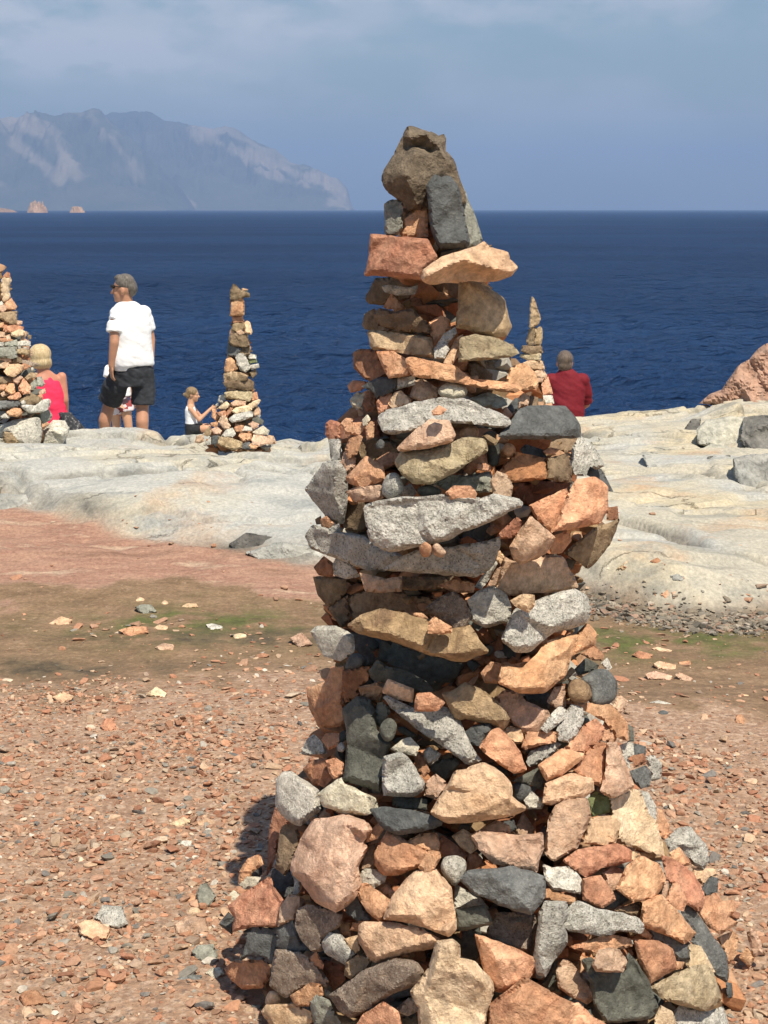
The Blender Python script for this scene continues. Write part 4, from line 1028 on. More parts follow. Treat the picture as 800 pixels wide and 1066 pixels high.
    for (k, tt) in ((1.0, .25), (.93, .62), (.62, 1.0)):
        ring = ctr + (b - ctr) * k
        jit = 1 + .12 * fbm(b[:, 0] / s1, b[:, 1] / s1, seed + 2.5 + tt, 2)
        Dr = depth(b[:, 0], -b[:, 1]) + T * tt * jit
        Pr = at(ring[:, 0], -ring[:, 1], Dr)
        base = len(verts)
        verts += [tuple(p) for p in Pr]
        cur = list(range(base, base + nb))
        for i in range(nb):
            j = (i + 1) % nb
            faces.append((prev[j], prev[i], cur[i], cur[j]))
        prev = cur
    Pc = at(np.array([cu]), np.array([-cv]), np.array([D0 + T * 1.05]))[0]
    verts.append(tuple(Pc)); ci = len(verts) - 1
    for i in range(nb):
        faces.append((prev[(i + 1) % nb], prev[i], ci))
    arr = np.array(verts)
    org = arr.mean(0); org[2] = arr[:, 2].min()
    o = link_mesh(name, arr - org, faces, ROCK[kind], smooth=(3.14 if style == 'r' else math.radians(19)))
    o.location = org
    return o

def kind_name(label):
    w = label.split()
    for k in w:
        if k in ('boulder', 'slab', 'cobble', 'pebble', 'block', 'brick', 'chip', 'wedge', 'flake', 'stone', 'granite', 'sliver', 'shard'):
            return {'granite': 'granite_stone', 'brick': 'brick_shaped_stone', 'wedge': 'wedge_stone', 'chip': 'stone_chip', 'flake': 'stone_flake',
                    'sliver': 'stone_sliver', 'slab': 'flat_stone', 'block': 'squared_stone', 'shard': 'stone_shard'}.get(k, k)
    return 'stone'
def parse(sheet):
    for line in sheet.strip().splitlines():
        f = line.split('|')
        cx, cy, s = CROPS[f[0]]
        pts = [tuple(float(q) for q in p.split(',')) for p in f[5].split()]
        pts = [(cx + x / s, cy + y / s) for x, y in pts]
        rd = None
        if len(f) > 6 and f[6].strip():
            rd = [tuple(float(q) for q in p.split(',')) for p in f[6].split()]
            rd = [(cx + x / s, cy + y / s, h) for x, y, h in rd]
        yield f[1], f[2], float(f[3]), f[4], pts, rd

# ---- the tall cairn: outline of the whole heap, row by row, and its axis
CAIRN_Y = 3.15
PROFILE = np.array([(130,405,462),(180,398,485),(240,384,512),(262,380,538),(300,378,530),(345,380,540),(375,368,566),(410,362,572),(440,345,600),
                    (470,335,615),(500,318,632),(550,325,644),(600,326,622),(650,325,622),(700,318,640),(750,322,655),(800,290,685),
                    (850,280,695),(900,262,730),(950,240,770),(1000,236,778),(1066,240,800),(1130,240,810)], float)
def heap_depth(profile, y0, squash=0.92):
    def half(v):
        return (np.interp(v, profile[:, 0], profile[:, 2]) - np.interp(v, profile[:, 0], profile[:, 1])) / 2
    def mid(v):
        return (np.interp(v, profile[:, 0], profile[:, 2]) + np.interp(v, profile[:, 0], profile[:, 1])) / 2
    def D(u, v):
        R = half(v); dx = (u - mid(v)) / R
        return y0 - squash * R * y0 / F_PX * np.sqrt(np.clip(1 - np.clip(np.abs(dx), 0, .97) ** 2, 0, 1))
    return D
def tangent(D, pts, lift, lim=0.9):
    """plane through the heap's face at a stone's middle"""
    p = np.array(pts); u0, v0 = p.mean(0)
    e = 8.0
    d0 = float(D(np.array([u0]), np.array([v0]))[0])
    du = float(D(np.array([u0 + e]), np.array([v0]))[0] - D(np.array([u0 - e]), np.array([v0]))[0]) / (2 * e)
    dv = float(D(np.array([u0]), np.array([v0 + e]))[0] - D(np.array([u0]), np.array([v0 - e]))[0]) / (2 * e)
    mpp = d0 / F_PX
    du = max(-lim * mpp, min(lim * mpp, du)); dv = max(-.5 * mpp, min(.3 * mpp, dv))
    return lambda u, v: d0 - lift + du * (np.asarray(u) - u0) + dv * (np.asarray(v) - v0)

Dc = heap_depth(PROFILE, CAIRN_Y)
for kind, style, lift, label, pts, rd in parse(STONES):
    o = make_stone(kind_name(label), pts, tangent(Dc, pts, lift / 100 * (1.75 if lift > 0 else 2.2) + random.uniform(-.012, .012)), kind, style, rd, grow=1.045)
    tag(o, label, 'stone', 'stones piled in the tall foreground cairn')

# ---- rubble inside and on the far side of the heaps (one mass, nobody could count it)
def chip_mesh(n_types=12, seed=3):
    out = []
    r = random.Random(seed)
    for _ in range(n_types):
        bm = bmesh.new()
        pts = []
        for k in range(16):
            v = Vector((r.gauss(0, 1), r.gauss(0, 1), r.gauss(0, 1))).normalized()
            v = Vector((v.x * r.uniform(.8, 1.1), v.y * r.uniform(.7, 1.0), v.z * r.uniform(.5, .75)))
            pts.append(bm.verts.new(v))
        ch = bmesh.ops.convex_hull(bm, input=bm.verts[:])
        bmesh.ops.delete(bm, geom=[g for g in ch['geom_interior'] if isinstance(g, bmesh.types.BMVert)], context='VERTS')
        bmesh.ops.triangulate(bm, faces=bm.faces[:])
        bm.verts.index_update()
        out.append((np.array([v.co[:] for v in bm.verts]), np.array([[v.index for v in f.verts] for f in bm.faces])))
        bm.free()
    return out
CHIPS = chip_mesh()
def scatter_mesh(name, pos, scl, rot, mat, smooth=False, extra=None):
    """many chips in one mesh; pos (n,3), scl (n,3), rot (n,3) Euler"""
    Vs, Fs, off = [], [], 0
    ti = rng.integers(0, len(CHIPS), len(pos))
    for k, (cv, cf) in enumerate(CHIPS):
        s = np.where(ti == k)[0]
        if not len(s): continue
        a, b_, c = rot[s, 0], rot[s, 1], rot[s, 2]
        ca, sa, cb, sb, cc, sc = np.cos(a), np.sin(a), np.cos(b_), np.sin(b_), np.cos(c), np.sin(c)
        Rm = np.stack([np.stack([cb * cc, sa * sb * cc - ca * sc, ca * sb * cc + sa * sc], -1),
                       np.stack([cb * sc, sa * sb * sc + ca * cc, ca * sb * sc - sa * cc], -1),
                       np.stack([-sb, sa * cb, ca * cb], -1)], -2)
        v = cv[None] * scl[s][:, None, :]
        v = np.einsum('nij,nkj->nki', Rm, v) + pos[s][:, None, :]
        f = cf[None] + (np.arange(len(s)) * len(cv))[:, None, None] + off
        Vs.append(v.reshape(-1, 3)); Fs.append(f.reshape(-1, 3)); off += v.shape[0] * v.shape[1]
    co = np.concatenate(Vs).astype(np.float32); tri = np.concatenate(Fs).astype(np.int32)
    me = bpy.data.meshes.new(name)
    me.vertices.add(len(co)); me.vertices.foreach_set('co', co.ravel())
    me.loops.add(tri.size); me.loops.foreach_set('vertex_index', tri.ravel())
    me.polygons.add(len(tri))
    me.polygons.foreach_set('loop_start', np.arange(0, tri.size, 3, dtype=np.int32))
    me.polygons.foreach_set('loop_total', np.full(len(tri), 3, dtype=np.int32))
    me.update(calc_edges=True)
    me.polygons.foreach_set('use_smooth', np.zeros(len(tri), dtype=bool))
    me.materials.append(mat)
    o = bpy.data.objects.new(name, me); COL.objects.link(o)
    return o

def island_mat(name, stops, rough=.9, speck=.5):
    """each pebble of the mass gets one colour of its own from the ramp"""
    m, n, l, bs = new_mat(name)
    geo = N(n, 'ShaderNodeNewGeometry')
    r = ramp(n, stops, 'CONSTANT'); l.new(geo.outputs['Random Per Island'], r.inputs['Fac'])
    t = N(n, 'ShaderNodeTexNoise', Scale=110., Detail=5., Roughness=.7); l.new(geo.outputs['Position'], t.inputs['Vector'])
    r2 = ramp(n, [(.25, .65), (.75, 1.3)]); l.new(t.outputs['Fac'], r2.inputs['Fac'])
    w = N(n, 'ShaderNodeTexWhiteNoise', noise_dimensions='1D'); l.new(geo.outputs['Random Per Island'], w.inputs['W'])
    r3 = ramp(n, [(0, .72), (1, 1.2)]); l.new(w.outputs['Value'], r3.inputs['Fac'])
    c = mixc(n, l, 1., r.outputs['Color'], r2.outputs['Color'], 'MULTIPLY')
    c = mixc(n, l, 1., c, r3.outputs['Color'], 'MULTIPLY')
    l.new(c, bs.inputs['Base Color']); bs.inputs['Roughness'].default_value = rough
    bs.inputs['Specular IOR Level'].default_value = .2
    b = N(n, 'ShaderNodeBump', Strength=.5, Distance=.006); l.new(t.outputs['Fac'], b.inputs['Height']); l.new(b.outputs['Normal'], bs.inputs['Normal'])
    return m
RUBBLE = island_mat('rubble_mix', [(0, (.46,.22,.11)), (.2, (.34,.15,.08)), (.38, (.30,.2,.11)), (.55, (.5,.3,.18)), (.7, (.12,.125,.11)), (.82, (.40,.38,.33)), (.92, (.2,.13,.08))])
def build_rubble(profile, y0, n, ssz, shell_front, shell_back, squash=.92, seed=1, v_safe=0, name='cairn_rubble'):
    r = np.random.default_rng(seed)
    vr = np.linspace(profile[0, 0] + .045 * (profile[-1, 0] - profile[0, 0]), profile[-1, 0], 400)
    hw = (np.interp(vr, profile[:, 0], profile[:, 2]) - np.interp(vr, profile[:, 0], profile[:, 1])) / 2
    w = hw + 12; w = w / w.sum()
    v = r.choice(vr, n, p=w)
    half = np.interp(v, vr, hw); mid = (np.interp(v, profile[:, 0], profile[:, 2]) + np.interp(v, profile[:, 0], profile[:, 1])) / 2
    mpp = y0 / F_PX
    R = half * mpp
    s = np.minimum(r.uniform(.6, 1.25, n) * ssz, R * .42)
    ang = r.uniform(0, 2 * np.pi, n)
    back = np.sin(ang) > 0
    rad = np.where(back, shell_back, shell_front) * R * np.sqrt(r.uniform(.35, 1, n))
    rad = np.minimum(rad, R - s * np.where(v < v_safe, 1.9, 1.1))
    rad = np.maximum(rad, 0)
    c = at(mid, v, np.full(n, y0))
    pos = np.stack([c[:, 0] + rad * np.cos(ang), y0 + squash * rad * np.sin(ang), c[:, 2]], -1)
    scl = np.stack([s * r.uniform(.9, 1.2, n), s * r.uniform(.9, 1.2, n), s * r.uniform(.7, 1.0, n)], -1)
    rot = np.stack([r.uniform(-.35, .35, n), r.uniform(-.35, .35, n), r.uniform(0, 6.28, n)], -1)
    o = scatter_mesh(name, pos, scl, rot, RUBBLE)
    tag(o, kind='stuff')
    return o
tag(build_rubble(PROFILE, CAIRN_Y, 2600, .052, .70, .94, v_safe=400), 'rubble packed inside and behind the tall foreground cairn', 'rubble')

def build_chinking():
    """small chips lodged between the face stones"""
    r = np.random.default_rng(9)
    n = 1500
    v = 395 + 690 * r.random(n) ** .8
    a = r.uniform(.12, np.pi - .12, n)
    half = (np.interp(v, PROFILE[:, 0], PROFILE[:, 2]) - np.interp(v, PROFILE[:, 0], PROFILE[:, 1])) / 2
    mid = (np.interp(v, PROFILE[:, 0], PROFILE[:, 2]) + np.interp(v, PROFILE[:, 0], PROFILE[:, 1])) / 2
    R = half * CAIRN_Y / F_PX
    s = r.uniform(.010, .024, n)
    rad = R * r.uniform(.74, .86, n)
    c = at(mid, v, np.full(n, CAIRN_Y))
    pos = np.stack([c[:, 0] + rad * np.cos(a), CAIRN_Y - .92 * rad * np.sin(a), c[:, 2]], -1)
    scl = np.stack([s * r.uniform(.9, 1.4, n), s, s * r.uniform(.7, 1., n)], -1)
    rot = np.stack([r.uniform(-.6, .6, n), r.uniform(-.6, .6, n), r.uniform(0, 6.28, n)], -1)
    tag(scatter_mesh('stone_chippings', pos, scl, rot, RUBBLE), 'small chips lodged in the gaps of the tall cairn', 'chippings', kind='stuff')
build_chinking()

def build_base_ring():
    """the lowest course at the near foot of the cairn, below what the photograph shows"""
    r = np.random.default_rng(12)
    a = np.concatenate([np.linspace(.42, np.pi - .42, 34), np.linspace(.5, np.pi - .5, 26)])
    n = len(a); R = 278 / F_PX * CAIRN_Y
    k = np.where(np.arange(n) < 34, .93, .74) * r.uniform(.97, 1.03, n)
    cx = (520 - 400) / F_PX * CAIRN_Y
    s = r.uniform(.038, .055, n)
    pos = np.stack([cx + R * k * np.cos(a), CAIRN_Y - .98 * R * k * np.sin(a), np.full(n, .025)], -1)
    scl = np.stack([s * r.uniform(1., 1.4, n), s, np.full(n, .045)], -1)
    rot = np.stack([r.uniform(-.15, .15, n), r.uniform(-.15, .15, n), r.uniform(0, 6.28, n)], -1)
    tag(scatter_mesh('cairn_base_rubble', pos, scl, rot, RUBBLE), 'rubble of the lowest course at the near foot of the tall cairn', 'rubble', kind='stuff')
build_base_ring()
# ================================================================== ROCKS AND SMALLER CAIRNS ON THE LEDGE
ROCK['X'] = rock_mat('pale_ledge_rock', (.38,.365,.30), (.47,.44,.35), (.31,.305,.27), patch=.3, scale=.3, bump=.8, hue=.004, val=.1)
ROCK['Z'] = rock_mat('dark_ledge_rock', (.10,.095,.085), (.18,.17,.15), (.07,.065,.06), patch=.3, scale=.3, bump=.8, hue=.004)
ROCK['H'] = rock_mat('grey_ledge_rock', (.25,.25,.225), (.36,.35,.31), (.15,.145,.13), patch=.3, scale=.3, bump=.8, hue=.004)
ROCK['J'] = rock_mat('red_outcrop_rock', (.29,.16,.105), (.40,.24,.165), (.20,.14,.11), patch=.35, scale=.22, bump=1.0, hue=.004, val=.05)

LEDGE = r"""
R|J|f|12.9|red brown rocky outcrop rising at the right edge above the sea|505,322 560,280 600,275 622,238 680,160 720,135 758,90 790,70 860,60 960,30 1100,60 1120,330 900,345 700,335 620,330|600,290,.2 660,215,.5 740,130,.4 700,260,.8 790,110,.5 780,250,.3 840,200,.7 900,300,.8 730,315,1 1000,150,.8
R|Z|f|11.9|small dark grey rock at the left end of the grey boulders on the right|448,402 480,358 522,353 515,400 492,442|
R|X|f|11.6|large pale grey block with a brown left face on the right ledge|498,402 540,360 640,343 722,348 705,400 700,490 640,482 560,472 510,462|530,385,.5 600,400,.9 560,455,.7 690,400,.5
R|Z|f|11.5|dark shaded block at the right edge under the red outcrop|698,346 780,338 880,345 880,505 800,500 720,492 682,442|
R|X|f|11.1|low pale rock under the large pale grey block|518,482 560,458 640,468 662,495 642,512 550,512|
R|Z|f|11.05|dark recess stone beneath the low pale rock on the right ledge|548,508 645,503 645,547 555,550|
R|H|f|10.8|grey broken boulder at the right edge of the ledge|655,512 720,498 800,493 880,505 880,655 760,642 700,652 658,592|670,560,.5 720,540,.9 700,640,.9 780,560,.4 840,560,.7
R|X|f|10.7|flat pale stone left of the grey broken boulder|540,602 562,588 640,598 655,618 600,628|
R|H|f|10.6|dark slanting sliver of rock set in the pale right ledge|273,496 312,500 352,570 378,612 338,602 298,552|
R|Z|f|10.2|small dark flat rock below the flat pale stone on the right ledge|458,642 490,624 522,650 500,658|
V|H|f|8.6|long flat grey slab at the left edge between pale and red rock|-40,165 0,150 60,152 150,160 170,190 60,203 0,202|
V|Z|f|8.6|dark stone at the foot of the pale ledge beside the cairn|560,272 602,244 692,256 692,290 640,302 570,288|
V|H|f|8.5|grey stone at the foot of the pale ledge touching the cairn's left edge|600,292 690,264 790,280 830,322 700,327 650,325|
V|X|f|8.6|small pale stone at the foot of the left ledge|468,302 520,288 527,310 490,314|
"""
def lean(y, v0, mpp, slope):
    return lambda u, v: y + slope * (v0 - np.asarray(v, float)) * mpp + 0 * np.asarray(u, float)
for kind, style, y, label, pts, rd in parse(LEDGE):
    v0 = max(p[1] for p in pts)
    if kind != 'J': y = ground_hit(sum(p[0] for p in pts) / len(pts), v0 - 1.5)[1]
    mpp = y / F_PX
    hgt = (v0 - min(p[1] for p in pts)) * mpp
    o = make_stone('rock_outcrop' if kind == 'J' else 'ledge_rock', pts, lean(y, v0, mpp, .5 if kind == 'J' else 2.2 if 'sliver' in label else .6 if 'foot of the' in label else 1.1), kind, style, rd, step=1.6, relief=.5,
                   thick=2.2 if kind == 'J' else max(.25, hgt * 1.2), rough=2.2 if kind == 'J' else 1.5)
    if kind != 'J': o.location.z -= .05
    tag(o, label, 'rock', None if kind == 'J' else 'broken rocks along the pale ledge')

LEFTCAIRN = r"""
P|M|f|0|tiny red stone at the tip of the cairn at the left edge|30,152 40,125 80,83 112,100 118,152|
P|K|f|0|yellow upright stone under the tip of the cairn at the left edge|18,180 45,148 120,153 132,190 107,230 107,300 120,350 100,412 40,412 15,340|
P|L|f|2|small white stone left below the yellow upright stone|-10,430 20,408 42,440 30,467 -10,467|
P|O|f|2|orange stone right below the yellow upright stone|60,430 130,378 190,470 172,508 60,502 38,470|
P|P|f|3|pink stone in the row over the tan wedge slab of the left edge cairn|-15,470 60,450 72,502 40,532 -15,522|
P|C|f|3|tan wedge slab in the upper part of the left edge cairn|-10,545 60,535 187,523 184,652 115,670 60,642 0,602|
P|P|f|2|pinkish stone at the right edge below the tan wedge slab|182,622 250,633 248,667 200,677 175,662|
P|O|f|3|orange stone at the frame edge below the tan wedge slab|-20,625 45,648 42,702 -20,707|
P|M|f|3|small red stone beneath the tan wedge slab|45,668 82,680 72,732 38,742|
P|M|f|4|red brown flat stone in the upper middle of the left edge cairn|78,690 160,673 267,700 252,732 130,762 60,752|
P|K|f|5|pale yellow flat stone at the right of the left edge cairn|123,762 220,723 277,745 262,787 180,812 130,792|
P|P|f|4|dull pink stone at the frame edge beside the pale yellow flat stone|-20,745 60,758 57,812 -20,817|
P|P|f|4|small pink stone left of the pale yellow flat stone|58,800 110,778 127,842 75,852|
P|M|f|4|red stone right above the white bars of the left edge cairn|-20,822 80,818 182,852 100,868 -20,862|
P|P|f|3|leaning pink stone at the right end of the pale yellow flat stone|230,832 265,760 292,743 312,770 262,842|
P|B|f|2|small olive stone at the right edge above the white bars|300,812 320,785 352,790 347,832 320,837|
P|S|f|5|long pale grey bar across the left edge cairn|58,872 190,838 197,907 150,922 60,907|
P|L|f|5|white bar at the right end of the long pale grey bar|193,862 290,845 338,863 342,907 205,907|
P|L|f|5|short white bar at the frame edge left of the long pale grey bar|-20,865 45,868 47,917 -20,917|
P|L|f|5|tiny white stone beneath the joint of the white bars|198,905 232,900 237,942 205,937|
P|S|f|6|large flat grey slab under the pale bars at the frame edge|-20,930 185,918 187,1032 140,1048 -20,1028|
P|C|f|5|tan flat stone right of the large flat grey slab|188,950 250,933 342,960 312,1012 190,992|
P|P|f|4|small pink stone at the right edge beside the tan flat stone|308,958 360,958 367,1017 320,1032|
Q|B|f|4|brown stone below the large flat grey slab|128,112 200,60 242,90 247,132 150,147|
Q|P|f|5|pink stone under the left of the large flat grey slab|-20,92 60,70 122,75 127,127 60,122|
Q|P|f|5|second pink stone lower under the large flat grey slab|-20,132 100,118 112,182 60,202 -20,192|
Q|V|f|4|purplish grey slab beside the blonde woman's neck|238,92 300,108 432,145 432,172 330,177 250,142|
Q|T|f|7|large tan orange slab in the middle of the left edge cairn|48,232 100,158 200,148 262,170 242,232 160,292 90,277|
Q|M|f|5|red stone at the right of the large tan orange slab|225,172 270,138 347,175 290,212 250,217|
Q|L|r|4|tiny white stone at the right edge near the woman's shoulder|338,192 360,163 382,190 372,232 345,227|
Q|C|f|5|brown flat stone below the tiny white stone|278,302 340,243 417,250 402,292 300,337|
Q|B|f|5|dull brown slab at the frame edge below the middle of the left edge cairn|-20,290 130,298 152,352 60,372 -20,367|
Q|P|f|6|pink leaning stone right of the dull brown slab|143,312 230,273 257,300 202,372 155,352|
Q|S|f|4|grey stone at the right edge touching the woman's pink top|398,302 460,288 502,370 470,402 410,392|
Q|S|f|4|dark grey green stone left of the stone touching the woman's top|338,372 400,308 422,380 390,432 345,432|
Q|O|f|7|orange three cornered stone in the lower middle of the left edge cairn|208,412 265,308 342,400 337,472 260,487 215,442|
Q|O|f|6|orange stone at the frame edge below the dull brown slab|-20,387 70,368 92,410 40,442 -20,437|
Q|O|f|7|orange block left of the orange three cornered stone|58,442 100,368 160,368 172,472 120,487|
Q|P|f|6|small pink stone below the orange stone at the frame edge|8,482 40,448 102,490 30,512|
Q|O|f|7|flat orange stone over the dark slab of the left edge cairn|88,522 140,478 220,458 237,510 190,547 110,542|
Q|P|f|4|small pink stone at the right edge beside the woman's waist|438,452 500,418 512,470 440,502|
Q|M|f|4|small red stone just over the boat shaped grey stone|418,502 470,478 482,530 430,542|
Q|B|f|5|dark brown stone inside the boat shaped grey stone|228,542 330,468 432,510 462,550 400,592 320,602 230,572|
Q|L|r|7|white round pebble at the left tip of the boat shaped grey stone|228,572 265,538 292,580 270,612 240,602|
Q|A|f|6|long dark grey slab at the frame edge near the cairn foot|-20,560 210,553 222,602 190,632 -20,652|
Q|G|f|8|boat shaped grey stone at the right of the left edge cairn|238,612 300,598 400,608 470,548 540,538 562,572 532,652 470,682 330,692 260,642|
Q|O|f|7|orange stone resting on the big pale boulder at the left edge|78,682 150,638 230,643 252,690 200,737 100,722|
Q|L|f|7|small pale stone at the frame edge on the big pale boulder|8,732 60,693 112,725 102,752 20,752|
Q|L|f|6|small whitish stone under the boat shaped grey stone|238,682 300,678 307,710 250,722|
Q|S|f|5|grey green stone between the two big pale boulders|448,692 540,653 582,720 562,772 480,812 450,762|
Q|C|f|9|tan stone leaning on the left foot of the big pale boulder|48,902 130,918 202,1010 190,1042 80,1057 38,982|
Q|D|f|9|dark stone at the frame edge beside the leaning tan stone|-20,900 40,898 42,972 -20,972|
"""
PROF_L = np.array([(270,-30,12),(315,-35,13),(330,-45,20),(355,-60,33),(375,-70,38),(400,-80,47),(420,-84,52),(440,-90,54),(470,-95,48)], float)
LEFT_Y = 11.2
Dl = heap_depth(PROF_L, LEFT_Y)
for kind, style, lift, label, pts, rd in parse(LEFTCAIRN):
    o = make_stone(kind_name(label), pts, tangent(Dl, pts, lift / 100 * 1.6), kind, style, rd, step=1.5, grow=1.07)
    tag(o, label, 'stone', 'stones of the smaller cairn at the left edge')
tag(build_rubble(PROF_L, LEFT_Y, 420, .10, .66, .92, seed=4), 'rubble inside the smaller cairn at the left edge', 'rubble')

MIDCAIRN = r"""
T|B|f|0|beak shaped brown stone on top of the slim cairn in the middle distance|213,222 215,140 245,63 272,70 332,130 422,160 427,207 370,207 350,227 230,237|
T|O|f|0|orange upright stone under the beak shaped stone|208,407 225,270 260,228 332,220 364,250 367,402 300,412 215,414|
T|M|f|0|small red stone under the orange upright stone|232,422 350,413 357,492 248,492|
T|C|f|0|tan knobbly stone in the neck of the slim cairn|225,572 238,520 268,488 357,488 382,540 330,582 280,602|
T|T|f|1|pale tan stone at the right of the slim cairn's neck|353,502 400,468 432,490 457,592 440,622 380,602 358,562|
T|P|f|1|small pink stone at the left of the slim cairn's neck|203,622 215,568 252,558 262,600 230,627|
T|P|f|2|tiny pink stone over the brown block of the slim cairn|278,592 330,568 372,600 362,632 290,627|
T|B|f|1|brown block in the upper half of the slim cairn|203,642 260,608 402,618 422,742 370,762 250,752 198,712|
T|D|f|0|dark stone at left under the brown block of the slim cairn|178,792 190,718 302,758 322,802 280,872 180,852|
T|B|f|0|dark brown stone at right under the brown block of the slim cairn|318,802 350,763 432,758 432,842 380,862 330,842|
T|L|f|3|white slab leaning in the middle of the slim cairn|273,882 300,833 362,838 402,900 432,990 380,1037 320,1012 288,942|
T|L|f|1|small white stone at the right edge of the slim cairn|408,872 440,833 502,850 497,892 430,892|
T|N|f|1|dark green stone beneath the small white stone of the slim cairn|418,902 500,888 512,932 430,942|
T|L|f|2|pale flat stone pointing right from the slim cairn|425,965 460,955 527,943 532,987 450,1010|
T|O|f|2|orange stone at the left of the leaning white slab|148,1002 165,898 220,878 282,940 292,1002 230,1032 150,1037|
S|C|f|2|flat tan stone below the leaning white slab|270,242 268,180 340,158 430,168 502,200 482,242 400,252 300,282|
S|B|f|2|wide brown slab below the flat tan stone of the slim cairn|263,262 400,243 500,228 557,260 552,332 500,352 420,332 290,312|
S|B|f|0|dark brown stone at right beneath the pale flat pointing stone|518,172 580,128 592,182 540,232|
S|P|f|2|small pink stone under the wide brown slab|308,342 320,313 377,315 382,342 340,357|
S|Y|f|2|straw coloured slab at the waist of the slim cairn|278,362 400,343 542,358 542,412 510,452 330,422 283,412|
S|O|f|1|orange stone at the right of the straw coloured slab|538,372 590,358 602,422 550,442 533,412|
S|L|f|2|pale grey upright stone near the girl's hands|208,452 220,398 260,383 287,430 250,472|
S|K|f|4|cream flat stone below the pale grey upright stone|198,522 290,448 327,490 280,527|
S|G|f|2|tiny grey stone at the left edge near the girl's hands|183,482 215,458 217,492 190,502|
S|P|f|3|pink flat stone below the straw coloured slab|328,472 390,433 482,450 472,492 350,502|
S|K|f|3|yellow stone slanting up at the right of the slim cairn|478,512 520,468 602,428 627,440 602,482 540,522|
S|K|f|5|cream orange stone over the grey lens shaped stone|343,547 380,513 500,488 542,530 500,552 380,572|
S|P|f|2|pink stone at the right edge under the yellow slanting stone|553,562 602,498 627,540 622,582 570,587|
S|M|f|3|red stone left of the cream orange stone|278,572 320,508 357,510 347,552 300,602|
S|G|f|6|grey lens shaped stone in the lower part of the slim cairn|318,622 370,578 500,548 552,555 542,602 440,642 350,657|
S|E|f|3|dark green stone right of the grey lens shaped stone|543,622 600,598 657,640 642,682 560,662|
S|O|f|4|orange block left of the red stone in the slim cairn|198,562 280,538 287,592 240,602|
S|O|f|2|orange upright stone at the left edge beside the girl|148,602 150,528 190,523 202,600 190,642|
S|P|f|6|pink stone leaning left below the grey lens shaped stone|213,652 240,598 282,588 332,690 310,722 270,722|
S|O|f|4|pale orange stone low at the left of the slim cairn|138,662 200,648 217,690 170,702 140,687|
S|P|f|5|pink stone beneath the pale orange stone low at left|148,722 200,698 247,740 230,772 170,772|
S|P|f|4|pink stone under the dark green stone of the slim cairn|508,672 545,643 612,670 602,702 560,722|
S|O|f|5|orange stone under the grey lens shaped stone|368,712 380,668 462,690 452,742 380,752|
S|L|f|5|pale stone right of the orange one under the grey lens shaped stone|448,742 470,688 542,710 542,742|
S|W|f|4|cream stone at the right flank of the slim cairn|548,752 650,688 712,740 692,782 600,782|
S|P|f|3|pink stone at the lower right corner of the slim cairn|648,802 700,780 752,790 782,862 700,872|
S|L|f|7|small whitish stone above the long tan foot stone|243,792 290,728 352,710 382,770 350,802 270,802|
S|O|f|7|large orange stone in the foot of the slim cairn|413,792 430,758 540,768 532,832 450,842|
S|P|f|7|large pink orange stone right of the large orange foot stone|538,832 560,778 690,798 692,862 610,892 550,872|
S|O|f|8|small orange stone at the very bottom of the slim cairn|513,882 540,858 602,890 580,917 530,912|
S|D|f|7|black stone at the left end of the long tan foot stone|143,862 150,788 222,788 217,852 170,872|
S|C|f|8|long tan foot stone of the slim cairn|213,862 220,798 330,808 442,850 437,902 370,927 250,892|
S|D|f|7|dark stone right of the long tan foot stone|438,862 520,848 542,922 450,912|
S|C|f|4|tan stone at the lower left edge of the slim cairn|58,772 130,688 147,782 100,792|
S|L|f|6|small pale stone left of the black foot stone|88,852 140,798 142,872 100,877|
S|P|f|5|pink stone lying farthest left at the slim cairn's foot|-20,852 0,788 60,778 72,842 30,862|
"""
PROF_M = np.array([(294,239,260),(330,238,256),(355,238,262),(370,235,266),(390,232,266),(405,234,268),(418,228,270),(432,222,272),(445,218,276),(458,212,284),(470,210,290)], float)
MID_Y = 11.0
Dm = heap_depth(PROF_M, MID_Y)
for kind, style, lift, label, pts, rd in parse(MIDCAIRN):
    o = make_stone(kind_name(label), pts, tangent(Dm, pts, lift / 100 * 1.3), kind, style, rd, step=1.4, grow=1.07)
    tag(o, label, 'stone', 'stones of the slim cairn in the middle distance')
tag(build_rubble(PROF_M, MID_Y, 260, .07, .62, .9, seed=5), 'rubble inside the slim cairn in the middle distance', 'rubble')

RIGHTCAIRN = r"""
U|C|f|0|pointed shard standing as the spire of the cairn beside the man in red|165,230 170,130 182,72 205,95 225,160 252,240 237,280 200,302 175,322 160,302|
U|B|f|0|dark brown stone at the left under the pointed shard|138,422 160,328 195,308 212,350 192,452 150,452|
U|C|f|1|tan stone at the right under the pointed shard|205,330 250,303 264,330 267,392 252,452 200,442 212,380|
U|B|f|1|brown slab across the cairn beside the man in red|98,502 110,453 200,458 257,453 267,512 180,527|
U|Y|f|1|straw coloured slab under the brown slab by the man in red|88,542 100,520 252,518 247,572 150,572|
U|T|f|2|tan flat stone low under the straw coloured slab|113,592 160,573 262,578 282,642 200,642 130,632|
U|P|f|3|pinkish flat stone next to the man's red shoulder|198,662 270,638 302,690 292,722 220,702|
U|P|f|3|small grey pink stone under the pinkish flat stone|198,742 220,705 282,710 262,745|
U|O|f|3|orange stone beside the man's red sleeve|258,762 310,698 347,832 270,842|
U|W|f|3|cream stone above the big dark slab beside the man in red|118,842 220,788 242,860 232,932 160,942|
U|L|f|4|whitish stone at the foot of the cairn beside the man in red|258,852 342,848 357,912 250,922|
"""
PROF_R = np.array([(308,552,556),(325,551,562),(350,549,565),(370,544,566),(390,541,570),(410,538,575),(430,535,580),(450,532,583)], float)
RIGHT_Y = 12.0
Dr_ = heap_depth(PROF_R, RIGHT_Y)
